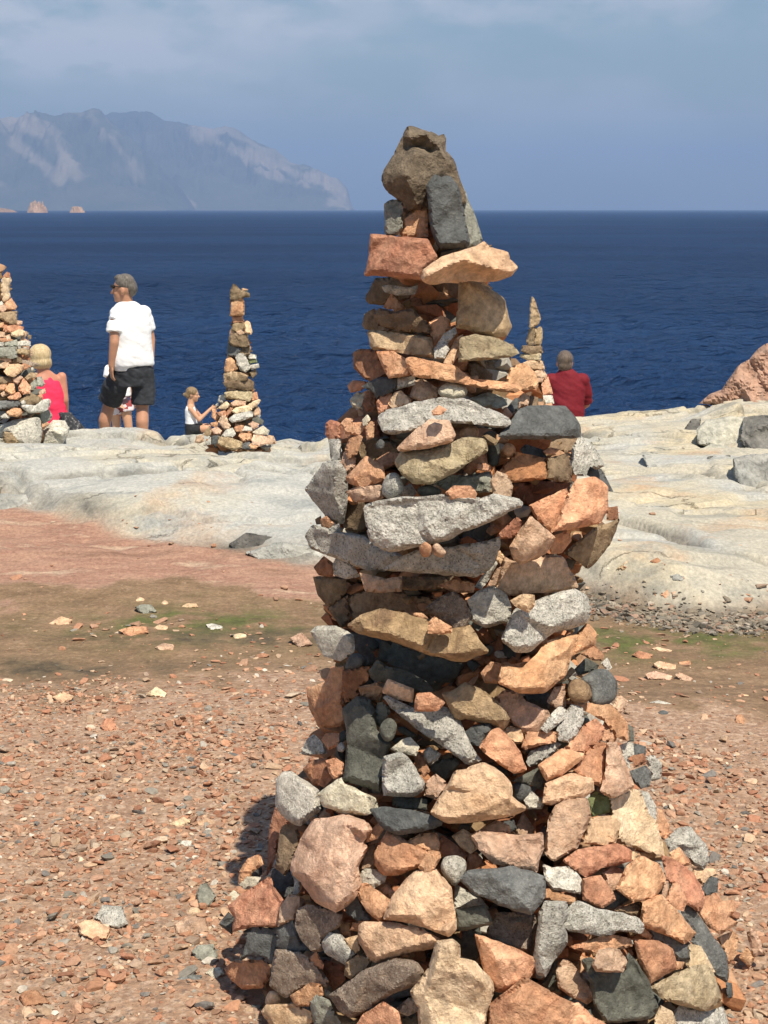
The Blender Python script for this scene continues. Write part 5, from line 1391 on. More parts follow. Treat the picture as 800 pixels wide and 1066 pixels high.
for kind, style, lift, label, pts, rd in parse(RIGHTCAIRN):
    o = make_stone(kind_name(label), pts, tangent(Dr_, pts, lift / 100), kind, style, rd, step=1.4, grow=1.07)
    tag(o, label, 'stone', 'stones of the small cairn beside the man in red')
tag(build_rubble(PROF_R, RIGHT_Y, 160, .07, .6, .9, seed=6), 'rubble inside the small cairn beside the man in red', 'rubble')

BOULDERS = r"""
Q|L|f|10.75|big pale boulder under the cairn at the left edge|-60,800 0,785 150,740 250,720 400,705 450,720 475,870 450,1030 330,1045 210,1020 60,1040 -60,1040|420,720,.5 400,860,.9 350,1020,.9 250,760,.5 80,830,.7 200,960,.9
Q|L|f|11.3|second pale boulder right of the big pale boulder, below the woman|470,862 590,738 722,743 772,830 762,902 702,1005 475,1015|600,760,.4 700,760,.4 690,900,1 500,900,.8 560,860,.9
"""
for kind, style, y, label, pts, rd in parse(BOULDERS):
    v0 = max(p[1] for p in pts)
    o = make_stone('boulder', pts, lean(y, v0, y / F_PX, .25), kind, style, rd, step=1.4, thick=.35, relief=.5, rough=1.2)
    o.location.z -= .02
    tag(o, label, 'boulder', 'pale boulders at the left edge')

# ---- loose stones lying about
LOOSE = r"""
V|T|f|0|long flat tan stone lying alone on the brown damp ground at left|110,495 150,472 178,480 170,495|
V|S|f|0|grey green flat stone in the middle of the brown damp ground|330,450 345,443 370,443 385,460 350,470|
V|L|f|0|whitish stone at the edge of the green weed left of the cairn|505,492 520,489 545,496 548,505 515,508|
V|K|r|0|small yellow stone right of the whitish one by the green weed|570,517 588,513 605,516 605,526 575,532|
V|P|f|0|pinkish stone on the gravel edge close to the cairn's left side|708,526 740,511 767,540 735,551|
V|M|f|0|flat red stone at the gravel edge near the dark weed|290,506 325,496 360,497 365,513 322,522|
V|T|f|0|small pale tan stone above the flat red stone|376,500 390,492 412,496 410,508 385,509|
V|T|f|0|flat tan stone behind the grey green one on damp ground|442,450 458,440 482,441 486,450 450,454|
V|T|r|0|pale round stone behind the grey green flat stone|330,434 342,424 356,430 354,440 336,440|
V|T|r|0|small pale stone left of the flat tan stone on damp ground|394,440 404,432 414,438 412,446 398,447|
V|P|f|0|dull flat pink stone right under the whitish stone|380,548 400,537 428,541 424,556 392,558|
W|T|f|0|flat pale tan stone on top of the small heap in the right hollow|315,536 340,529 400,544 398,558 350,553|
W|M|f|0|red flat stone at the left of the heap in the right hollow|233,562 260,544 320,560 310,586 270,582|
W|T|f|0|larger tan oval stone in the centre of the heap in the right hollow|318,602 345,587 417,604 413,632 340,622|
W|P|f|0|long pink stone in front of the heap in the right hollow|288,642 330,629 402,650 396,674 300,663|
W|M|f|0|small red block right of the heap in the right hollow|428,592 475,586 482,610 433,612|
W|P|f|0|pale pink stone at the lower right of the heap in the right hollow|412,645 430,634 487,660 480,680 440,672|
W|L|f|0|flat whitish stone farther down in the right hollow|303,760 345,751 398,765 380,777|
W|D|r|0|dark small stone beside the flat whitish stone in the right hollow|338,802 360,790 388,800 382,820 350,820|
W|P|f|0|upright pink stone at the gravel's upper edge on the right|515,830 525,808 545,806 550,838 525,842|
W|M|f|0|brown red stone at the gravel's upper edge right of the upright pink stone|660,845 668,812 690,808 704,830 698,855|
W|T|f|0|flat pale stone lying at the far right of the damp hollow|660,735 690,724 722,730 715,740 680,742|
W|M|f|0|red stone at the left of the little pebble pile on the pale ledge|318,302 342,281 357,310 330,327|
W|O|f|0|orange stone in the middle of the little pebble pile on the pale ledge|353,312 385,288 402,327 370,330|
W|P|f|0|pink stone at the right of the little pebble pile on the pale ledge|395,302 420,294 427,322 402,326|
W|T|r|0|tan pebble at the right end of the little pebble pile|424,307 455,308 442,320 430,320|
W|H|f|0|grey brown stone lying alone on the pale right ledge|393,232 420,224 457,240 442,259 405,252|
W|W|r|0|white round stone close to the cairn on the pale right ledge|120,202 145,184 162,195 152,213 130,213|
W|C|f|0|brown stone right of the white round stone on the pale ledge|168,205 200,180 237,190 228,208 200,212|
W|T|f|0|tan stone standing behind the brown one on the pale ledge|202,182 215,160 232,172 226,190|
W|M|f|0|reddish stone alone high on the pale right ledge|308,172 340,157 357,175 335,188|
W|C|f|0|small brown stone below the reddish one on the pale ledge|288,212 305,203 322,214 312,225|
W|C|f|0|tiny brown stone beside the small brown one on the pale ledge|328,214 342,208 352,217 340,223|
X|T|f|0|tan stone of the pair lying on gravel at left|197,682 215,668 235,668 279,690 271,718 240,722 202,706|
X|G|f|0|grey white granite stone of the pair lying on gravel at left|238,662 260,631 310,634 324,680 300,693 262,682|
X|T|f|0|tan flat stone on the upper left gravel by the dark weed|133,107 160,94 187,105 175,122 150,126|
X|K|f|0|cream stone lying farther right on the upper left gravel|368,102 395,81 422,98 412,113|
X|K|f|0|flat cream stone in the middle of the left gravel|428,427 465,409 482,422 450,441|
X|T|f|0|flat pale tan stone right of the flat cream stone on gravel|493,425 520,411 550,422 545,434 505,436|
X|S|f|0|greenish grey upright stone on gravel left of the cairn foot|495,605 505,580 522,574 547,610 522,646 500,632|
X|S|f|0|pale grey stone standing on gravel below the greenish one|483,748 500,732 540,729 553,768 517,779 495,768|
X|W|f|0|white flat stone on gravel left of the brownish foot stone|518,802 535,790 560,787 567,806 540,822|
X|A|f|0|dark grey sliver on gravel at the bottom left|438,818 470,806 512,808 505,826 450,828|
X|M|f|0|red flat stone at the lower left corner of the gravel|48,862 62,848 92,844 132,880 60,889|
X|M|f|0|orange red stone on the upper left gravel|253,180 265,162 288,160 297,194 262,196|
X|L|f|0|pale small stone under the flat cream stone on gravel|448,478 465,468 484,470 486,484 455,489|
X|O|r|0|small orange stone on gravel left of the greenish upright stone|468,625 472,604 490,600 500,620 492,634|
X|K|r|0|small cream stone under the small orange one on gravel|470,652 484,636 505,640 508,656 490,662|
X|P|f|0|wide pinkish stone half buried near the cairn foot at left|440,682 470,660 520,664 530,700 480,712 445,706|
X|W|f|0|pale small stone at the left of the red orange foot slab|572,612 590,592 605,606 600,625 580,628|
"""
for kind, style, lift, label, pts, rd in parse(LOOSE):
    u = sum(p[0] for p in pts) / len(pts); v0 = max(p[1] for p in pts)
    gx, gy = ground_hit(u, v0 - 1.0)
    mpp = gy / F_PX
    wid = (max(p[0] for p in pts) - min(p[0] for p in pts)) * mpp
    o = make_stone('loose_stone', pts, lean(gy, v0, mpp, .9), kind, style, rd, step=1.6, thick=max(.02, wid * .45), relief=.45)
    o.location.z -= .004
    tag(o, label, 'stone', 'loose stones lying on the ground')

# ---- gravel: a mass nobody could count
GRAVEL = island_mat('gravel_mix', [(0, (.41,.215,.13)), (.18, (.34,.165,.10)), (.36, (.45,.27,.175)), (.52, (.48,.335,.225)), (.66, (.39,.23,.15)), (.80, (.33,.24,.175)), (.86, (.27,.245,.205)), (.905, (.18,.165,.15)), (.93, (.52,.41,.30)), (.975, (.50,.45,.38))])
def build_gravel():
    n = 125000
    y = 2.0 + 3.9 * rng.random(n) ** .9
    x = rng.uniform(-1, 1, n) * (1.5 + y * .33)
    nz = fbm(x * 1.5, y * 1.5, 6.0, 3)
    R = sstep(0.3, 1.0, x)
    edge = 5.05 - .45 * R + .3 * nz
    dens = 1 - .97 * sstep(edge - .35, edge + .25, y)
    dens *= .42 + .58 * sstep(-.3, .25, fbm(x * 2.6, y * 2.6, 12., 4))
    keep = rng.random(n) < dens
    keep &= ((x - .17) ** 2 + (y - CAIRN_Y) ** 2) > .40 ** 2
    x, y = x[keep], y[keep]; n = len(x)
    s = np.clip(np.exp(rng.normal(math.log(.0054), .55, n)), .003, .022)
    s *= 1 - .25 * sstep(4.2, 5.4, y)
    z = terrain_z(x, y) + s * rng.uniform(.05, .4, n)
    pos = np.stack([x, y, z], -1)
    scl = np.stack([s * rng.uniform(.9, 1.5, n), s * rng.uniform(.8, 1.2, n), s * rng.uniform(.5, .95, n)], -1)
    rot = np.stack([rng.normal(0, .28, n), rng.normal(0, .28, n), rng.uniform(0, 6.28, n)], -1)
    o = scatter_mesh('gravel', pos, scl, rot, GRAVEL)
    tag(o, 'reddish pebbly gravel covering the ground around the cairn', 'gravel', kind='stuff')
    # thin scatter over the damp hollow, the apron and the strip at the foot of the right ledge
    n = 9000
    y = rng.uniform(4.8, 7.6, n); x = rng.uniform(-1, 1, n) * (1.2 + y * .30)
    nz = fbm(x * 1.2, y * 2.0, 21.0, 3)
    keep = rng.random(n) < np.clip(.16 + .7 * nz + .35 * (1 - sstep(4.9, 5.7, y)), .03, .9) * (1 - .85 * sstep(6.0, 6.8, y))
    R = sstep(.3, 1., x)
    x, y = x[keep], y[keep]; n = len(x)
    s = np.clip(np.exp(rng.normal(math.log(.008), .55, n)), .004, .03)
    pos = np.stack([x, y, terrain_z(x, y) + s * .15], -1)
    scl = np.stack([s * rng.uniform(1., 1.7, n), s * rng.uniform(.8, 1.2, n), s * rng.uniform(.35, .7, n)], -1)
    rot = np.stack([rng.normal(0, .15, n), rng.normal(0, .15, n), rng.uniform(0, 6.28, n)], -1)
    o = scatter_mesh('scattered_pebbles', pos, scl, rot, GRAVEL)
    tag(o, 'pebbles scattered thinly over the damp brown hollow', 'pebbles', kind='stuff')
build_gravel()
SHINGLE = island_mat('shingle_mix', [(0, (.17,.15,.12)), (.25, (.23,.195,.15)), (.45, (.14,.125,.10)), (.60, (.28,.23,.17)), (.8, (.30,.20,.145)), (.93, (.36,.31,.25))])
def build_shingle():
    n = 9000
    x = rng.uniform(.55, 3.6, n)
    wob = 0.35 * fbm(x * 0.6, 6.1 * 0.2 + 3, 1.0, 3)
    y = 6.3 + wob - .13 + rng.normal(0, .085, n) - .08 * (x - .5)
    s = np.clip(np.exp(rng.normal(math.log(.0075), .5, n)), .004, .028)
    pos = np.stack([x, y, terrain_z(x, y) + s * .25], -1)
    scl = np.stack([s * rng.uniform(1., 1.6, n), s * rng.uniform(.8, 1.2, n), s * rng.uniform(.5, .9, n)], -1)
    rot = np.stack([rng.normal(0, .25, n), rng.normal(0, .25, n), rng.uniform(0, 6.28, n)], -1)
    tag(scatter_mesh('shingle', pos, scl, rot, SHINGLE), 'dark grey shingle along the foot of the pale right ledge', 'shingle', kind='stuff')
build_shingle()
# ================================================================== PEOPLE
def ring_pts(c, a, ra, b, rb, n=20):
    c, a, b = Vector(c), Vector(a), Vector(b)
    return [c + a * (ra * math.cos(2 * math.pi * i / n)) + b * (rb * math.sin(2 * math.pi * i / n)) for i in range(n)]
def add_rings(bm, rings):
    vs = [[bm.verts.new(p) for p in r] for r in rings]
    n = len(rings[0])
    for r0, r1 in zip(vs, vs[1:]):
        for i in range(n):
            bm.faces.new((r0[i], r0[(i + 1) % n], r1[(i + 1) % n], r1[i]))
    bm.faces.new(vs[0][::-1]); bm.faces.new(vs[-1])
def capsule(bm, p0, r0, p1, r1, flat=1.0, n=16):
    p0, p1 = Vector(p0), Vector(p1)
    d = (p1 - p0); L = d.length; d.normalize()
    a = d.orthogonal().normalized(); b = d.cross(a)
    rings = []
    for k in range(1, 5):
        t = math.pi / 2 * k / 4
        rings.append(ring_pts(p0 - d * r0 * math.cos(t), a, r0 * math.sin(t), b, r0 * math.sin(t) * flat, n))
    for k in range(3, 0, -1):
        t = math.pi / 2 * k / 4
        rings.append(ring_pts(p1 + d * r1 * math.cos(t), a, r1 * math.sin(t), b, r1 * math.sin(t) * flat, n))
    rings.insert(4, ring_pts(p1, a, r1, b, r1 * flat, n))
    add_rings(bm, rings)
def tube(bm, pts):
    """limb with flat ends: pts = [(point, radius), ...]"""
    for (p0, r0), (p1, r1) in zip(pts, pts[1:]):
        p0, p1 = Vector(p0), Vector(p1); d = (p1 - p0).normalized(); a = d.orthogonal().normalized(); b = d.cross(a)
        add_rings(bm, [ring_pts(p0, a, r0, b, r0), ring_pts(p1, a, r1, b, r1)])
def ellip(bm, c, r, ax=None, n=20):
    ax = ax or ((1, 0, 0), (0, 1, 0))
    a, b = Vector(ax[0]).normalized(), Vector(ax[1]).normalized(); z = a.cross(b)
    c = Vector(c)
    add_rings(bm, [ring_pts(c + z * (-r[2] * math.cos(math.pi * k / 14)), a, r[0] * math.sin(math.pi * k / 14), b, r[1] * math.sin(math.pi * k / 14), n) for k in range(1, 14)])
def loft(bm, rows, L, D):
    """rows: (centre, half width along L, half depth along D)"""
    L, D = Vector(L).normalized(), Vector(D).normalized()
    add_rings(bm, [ring_pts(c, L, w, D, d, 24) for c, w, d in rows])
def fuse(name, bm, mat, parent, voxel=.009, smooth=8, wrinkle=0.0, seed=0):
    me = bpy.data.meshes.new(name + '_raw'); bm.to_mesh(me); bm.free()
    t = bpy.data.objects.new(name + '_raw', me); COL.objects.link(t)
    m = t.modifiers.new('r', 'REMESH'); m.mode = 'VOXEL'; m.voxel_size = voxel; m.use_smooth_shade = True
    s = t.modifiers.new('s', 'SMOOTH'); s.iterations = smooth; s.factor = .5
    dg = bpy.context.evaluated_depsgraph_get(); dg.update()
    out = bpy.data.meshes.new_from_object(t.evaluated_get(dg)); out.name = name
    bpy.data.objects.remove(t); bpy.data.meshes.remove(me)
    if wrinkle:
        co = np.empty(len(out.vertices) * 3); out.vertices.foreach_get('co', co); co = co.reshape(-1, 3)
        no = np.empty(len(out.vertices) * 3); out.vertices.foreach_get('normal', no); no = no.reshape(-1, 3)
        w = fbm(co[:, 0] * 4 + co[:, 2] * 5, co[:, 1] * 4 - co[:, 2] * 3, co[:, 2] * 3 + seed, 4, .55)
        co += no * (w * wrinkle)[:, None]
        out.vertices.foreach_set('co', co.ravel())
    out.materials.clear(); out.materials.append(mat)
    out.polygons.foreach_set('use_smooth', np.ones(len(out.polygons), dtype=bool)); out.update()
    o = bpy.data.objects.new(name, out); COL.objects.link(o); o.parent = parent
    return o
def person(name, loc, label):
    o = bpy.data.objects.new(name, None); COL.objects.link(o); o.location = loc
    o.empty_display_size = .2
    return tag(o, label, 'person')
def hand(bm, wrist, dirn, side, s=1.0):
    """palm, four unequal curled fingers and a thumb; dirn: along the hand, side: towards the thumb"""
    w, d, t = Vector(wrist), Vector(dirn).normalized(), Vector(side).normalized()
    t = (t - d * t.dot(d)).normalized(); pn = d.cross(t)
    pc = w + d * .045 * s
    ellip(bm, pc, (.040 * s, .016 * s, .050 * s), (t, pn))
    for k, (off, ln) in enumerate(((.030, .070), (.011, .078), (-.010, .073), (-.029, .058))):
        b0 = w + d * .082 * s + t * off * s
        b1 = b0 + (d + pn * .25) * ln * .5 * s
        b2 = b1 + (d * .75 + pn * .65) * ln * .5 * s
        capsule(bm, b0 - d * .02 * s, .0095 * s, b1, .0088 * s, n=8); capsule(bm, b1, .0088 * s, b2, .0075 * s, n=8)
    q0 = w + d * .03 * s + t * .034 * s
    q1 = q0 + (t * .6 + d * .8) * .035 * s
    capsule(bm, q0, .012 * s, q1, .0105 * s, n=8); capsule(bm, q1, .0105 * s, q1 + (d + t * .15 + pn * .3) * .03 * s, .0085 * s, n=8)
def head(bm, c, face, s=1.0, neck_to=None):
    """skull, jaw, brow, nose, lips, chin and ears; face = horizontal direction the head looks"""
    c = Vector(c); f = Vector(face).normalized(); r = f.cross(Vector((0, 0, 1))).normalized(); up = r.cross(f)
    P = lambda a, b, z: c + (f * a + r * b + up * z) * s
    ellip(bm, P(-.01, 0, .022), (.098 * s, .077 * s, .098 * s), (f, r))
    ellip(bm, P(.030, 0, -.045), (.062 * s, .058 * s, .072 * s), (f, r))
    ellip(bm, P(.062, 0, -.092), (.026 * s, .03 * s, .024 * s), (f, r))       # chin
    ellip(bm, P(.076, 0, .018), (.018 * s, .05 * s, .014 * s), (f, r))         # brow
    capsule(bm, P(.086, 0, .005), .010 * s, P(.112, 0, -.030), .014 * s, n=10) # nose
    ellip(bm, P(.084, 0, -.062), (.014 * s, .024 * s, .011 * s), (f, r))       # lips
    for sd in (-1, 1):
        ellip(bm, P(-.012, .077 * sd, -.008), (.020 * s, .010 * s, .032 * s), (f, r))   # ears
        ellip(bm, P(.058, .040 * sd, -.030), (.022 * s, .022 * s, .022 * s), (f, r))    # cheeks
    if neck_to is not None:
        capsule(bm, P(-.02, 0, -.05), .056 * s, neck_to, .062 * s)

def skin_mat(name, col):
    m, n, l, bs = new_mat(name)
    tc = N(n, 'ShaderNodeTexCoord'); t = N(n, 'ShaderNodeTexNoise', Scale=14., Detail=5.); l.new(tc.outputs['Object'], t.inputs['Vector'])
    r = ramp(n, [(.3, tuple(c * .85 for c in col)), (.7, tuple(c * 1.08 for c in col))]); l.new(t.outputs['Fac'], r.inputs['Fac'])
    l.new(r.outputs['Color'], bs.inputs['Base Color']); bs.inputs['Roughness'].default_value = .55
    bs.inputs['Subsurface Weight'].default_value = .08; bs.inputs['Subsurface Radius'].default_value = (.012, .004, .002)
    return m
def hair_mat(name, dark, light):
    m, n, l, bs = new_mat(name)
    tc = N(n, 'ShaderNodeTexCoord'); mp = N(n, 'ShaderNodeMapping'); mp.inputs['Scale'].default_value = (1, 1, .16)
    l.new(tc.outputs['Object'], mp.inputs['Vector'])
    t = N(n, 'ShaderNodeTexNoise', Scale=95., Detail=5., Roughness=.7, Distortion=.6); l.new(mp.outputs['Vector'], t.inputs['Vector'])
    r = ramp(n, [(.36, dark), (.64, light)]); l.new(t.outputs['Fac'], r.inputs['Fac'])
    l.new(r.outputs['Color'], bs.inputs['Base Color']); bs.inputs['Roughness'].default_value = .5
    b = N(n, 'ShaderNodeBump', Strength=.8, Distance=.012); l.new(t.outputs['Fac'], b.inputs['Height']); l.new(b.outputs['Normal'], bs.inputs['Normal'])
    return m
M_DARK_HAIR = hair_mat('dark_brown_hair', (.05, .036, .027), (.19, .14, .105))
SKIN = skin_mat('tanned_skin', (.46, .235, .145)); SKIN_R = skin_mat('ruddy_skin', (.50, .22, .14)); SKIN_C = skin_mat('child_skin', (.56, .31, .19))
M_WHITE = plain_mat('white_cotton', (.80, .80, .81), .85, .04); M_BLACK = plain_mat('black_cloth', (.022, .023, .026), .85, .3)
M_DENIM = plain_mat('dark_grey_cloth', (.035, .038, .045), .85, .3, 25); M_PINK = plain_mat('bright_pink_cloth', (.80, .035, .10), .75, .08)
M_MAROON = plain_mat('dark_red_cloth', (.165, .009, .017), .8, .12); M_GREY_HAIR = hair_mat('grey_brown_hair', (.06, .05, .04), (.20, .175, .15))
M_BLOND = hair_mat('blonde_hair', (.40, .27, .12), (.72, .58, .36)); M_BROWN_HAIR = hair_mat('light_brown_hair', (.14, .09, .045), (.34, .23, .12))
M_SHADES = plain_mat('dark_plastic', (.012, .010, .010), .25, .1, 40, 0, .5)

def floral():
    m, n, l, bs = new_mat('patterned_cloth')
    tc = N(n, 'ShaderNodeTexCoord'); t = N(n, 'ShaderNodeTexVoronoi', Scale=26.); l.new(tc.outputs['Object'], t.inputs['Vector'])
    r = ramp(n, [(0, (.06,.03,.04)), (.35, (.30,.05,.05)), (.55, (.62,.56,.58)), (.8, (.05,.05,.10))], 'CONSTANT'); l.new(t.outputs['Color'], r.inputs['Fac'])
    l.new(r.outputs['Color'], bs.inputs['Base Color']); bs.inputs['Roughness'].default_value = .85
    return m
M_FLORAL = floral()
def mottled():
    m, n, l, bs = new_mat('dark_patterned_cloth')
    tc = N(n, 'ShaderNodeTexCoord'); t = N(n, 'ShaderNodeTexNoise', Scale=38., Detail=3.); l.new(tc.outputs['Object'], t.inputs['Vector'])
    r = ramp(n, [(.45, (.015,.016,.02)), (.58, (.05,.05,.055)), (.66, (.28,.27,.26))]); l.new(t.outputs['Fac'], r.inputs['Fac'])
    l.new(r.outputs['Color'], bs.inputs['Base Color']); bs.inputs['Roughness'].default_value = .85
    return m
M_MOTTLED = mottled()

def px(u, v, y):
    return at(np.array([u]), np.array([v]), np.array([y]))[0]

def build_man():
    y = 14.5; g = px(140, 478, y)
    p = person('person', (g[0], y, g[2]), 'grey haired man in white T-shirt, dark shorts and sunglasses standing beyond the pale ledge')
    f, L = Vector((-.55, .83, 0)), Vector((-.83, -.55, 0))
    # body
    bm = bmesh.new()
    head(bm, (-.05, -.01, 1.605), (-1, .12, 0), 1.03, (-.02, 0, 1.45))
    loft(bm, [((.02,0,.86), .15, .10), ((.02,0,.98), .155, .115), ((.01,0,1.12), .15, .115), ((0,0,1.28), .165, .12), ((-.01,0,1.40), .15, .09), ((-.015,0,1.46), .08, .07)], L, f)
    for pts in ([(-.11,-.10,1.395), .058, (-.125,-.165,1.13), .046, (-.160,-.15,.905), .031], [(.125,.10,1.395), .058, (.168,.13,1.13), .046, (.172,.09,.905), .031]):
        capsule(bm, pts[0], pts[1], pts[2], pts[3]); capsule(bm, pts[2], pts[3], pts[4], pts[5])
    hand(bm, (-.160,-.15,.91), (-.05,.05,-1), (-.5,.8,0), 1.0); hand(bm, (.172,.09,.91), (-.05,.1,-1), (-.5,.8,0), 1.0)
    for hip, knee, calf, ank, toe in (((-.07,-.05,.88), (-.245,.12,.50), (-.285,.10,.36), (-.30,.15,.09), (-.40,.31,.035)), ((.10,.05,.88), (.088,.04,.49), (.088,-.005,.36), (.085,.0,.09), (-.01,.15,.035))):
        capsule(bm, hip, .088, knee, .060); capsule(bm, knee, .060, calf, .062); capsule(bm, calf, .062, ank, .040)
        capsule(bm, ank, .040, toe, .036)
    fuse('body', bm, SKIN, p, .0075, 5)
    # hair: short, grey, swept back
    bm = bmesh.new(); ellip(bm, (-.030, -.012, 1.663), (.096, .084, .088), ((-1,.12,0),(.12,1,0))); ellip(bm, (.022, -.01, 1.622), (.062, .076, .088))
    ellip(bm, (-.075, -.01, 1.715), (.055, .060, .032))
    fuse('hair', bm, M_GREY_HAIR, p, .008, 4, .010)
    bm = bmesh.new(); tube(bm, [((-.146,-.058,1.635), .019), ((-.128,-.074,1.635), .019)]); tube(bm, [((-.148,.03,1.635), .019), ((-.158,.00,1.635), .019)])
    capsule(bm, (-.150,-.05,1.642), .007, (-.158,.0,1.642), .006); capsule(bm, (-.13,-.080,1.642), .0055, (-.035,-.088,1.630), .005)
    fuse('sunglasses', bm, M_SHADES, p, .004, 2)
    # T-shirt
    bm = bmesh.new()
    loft(bm, [((.02,-.01,.895), .212, .145), ((.015,-.01,.99), .207, .15), ((.008,0,1.12), .202, .15), ((0,0,1.26), .205, .148), ((-.005,0,1.36), .192, .128), ((-.01,0,1.43), .165, .105), ((-.016,0,1.475), .11, .085), ((-.018,0,1.50), .07, .068)], L, f)
    # loose hem: longer towards the left, as the cloth hangs
    loft(bm, [((-.045,-.04,.855), .13, .115), ((-.01,-.02,.93), .17, .13)], L, f)
    ellip(bm, (-.098, -.09, 1.385), (.080, .080, .078)); ellip(bm, (.112, .09, 1.385), (.080, .080, .078))
    tube(bm, [((-.085,-.075,1.405), .074), ((-.115,-.125,1.315), .078), ((-.122,-.15,1.215), .082)])
    tube(bm, [((.10,.085,1.405), .074), ((.132,.115,1.315), .074), ((.148,.13,1.215), .072)])
    fuse('shirt', bm, M_WHITE, p, .009, 12, .010)
    # shorts
    bm = bmesh.new()
    loft(bm, [((.02,0,.70), .17, .125), ((.02,0,.82), .182, .135), ((.02,0,.99), .178, .132)], L, f)
    tube(bm, [((-.06,-.04,.86), .115), ((-.17,.04,.68), .115), ((-.235,.11,.545), .112)])
    tube(bm, [((.09,.04,.86), .115), ((.098,.045,.68), .112), ((.095,.04,.525), .106)])
    fuse('shorts', bm, M_DENIM, p, .009, 6, .014, 3)
build_man()

def build_child_behind():
    y = 16.5; g = px(127, 471, y)
    p = person('person', (g[0], y, g[2]), 'small child in patterned shorts glimpsed between the legs of the standing man')
    bm = bmesh.new()
    head(bm, (.0, .05, 1.10), (-.3, 1, 0), .92, (0, .02, .96))
    loft(bm, [((0,0,.55), .10, .075), ((0,0,.68), .095, .07), ((0,0,.84), .11, .075), ((0,.01,.92), .10, .06), ((0,.02,.97), .05, .045)], (1,0,0), (0,1,0))
    for a, b_, c in (((-.11,0,.91), (-.10,-.07,.73), (-.01,-.13,.56)), ((.11,0,.91), (.14,.02,.72), (.13,.06,.56))):
        capsule(bm, a, .038, b_, .031); capsule(bm, b_, .031, c, .024)
    hand(bm, (-.01,-.13,.56), (.7,-.1,-.7), (0,1,.4), .7); hand(bm, (.13,.06,.56), (0,.2,-1), (-1,0,0), .7)
    for a, b_, c, d in (((-.05,0,.52), (-.05,.02,.29), (-.055,-.01,.06), (-.07,.10,.025)), ((.055,0,.52), (.085,-.02,.29), (.11,-.01,.06), (.11,.10,.025))):
        capsule(bm, a, .062, b_, .046); capsule(bm, b_, .046, c, .030); capsule(bm, c, .030, d, .027)
    fuse('body', bm, SKIN_C, p, .008, 5)
    bm = bmesh.new(); ellip(bm, (.0, .03, 1.13), (.082, .092, .085)); ellip(bm, (.01, -.01, 1.08), (.072, .055, .075))
    fuse('hair', bm, M_BROWN_HAIR, p, .009, 4, .008)
    bm = bmesh.new()
    loft(bm, [((0,0,.615), .125, .10), ((0,0,.72), .118, .09), ((0,0,.85), .128, .09), ((0,.01,.93), .115, .07), ((0,.02,.965), .06, .05)], (1,0,0), (0,1,0))
    ellip(bm, (-.105,0,.90), (.055,.055,.055)); ellip(bm, (.105,0,.90), (.055,.055,.055)); tube(bm, [((-.10,0,.91), .055), ((-.115,-.03,.82), .06)]); tube(bm, [((.10,0,.91), .055), ((.13,.01,.82), .06)])
    fuse('shirt', bm, M_WHITE, p, .009, 5, .008)
    bm = bmesh.new()
    loft(bm, [((0,0,.50), .125, .095), ((0,0,.66), .115, .085)], (1,0,0), (0,1,0))
    tube(bm, [((-.055,0,.54), .078), ((-.055,.01,.42), .082)]); tube(bm, [((.06,0,.54), .078), ((.072,-.01,.45), .082)])
    fuse('shorts', bm, M_FLORAL, p, .009, 4, .008)
build_child_behind()

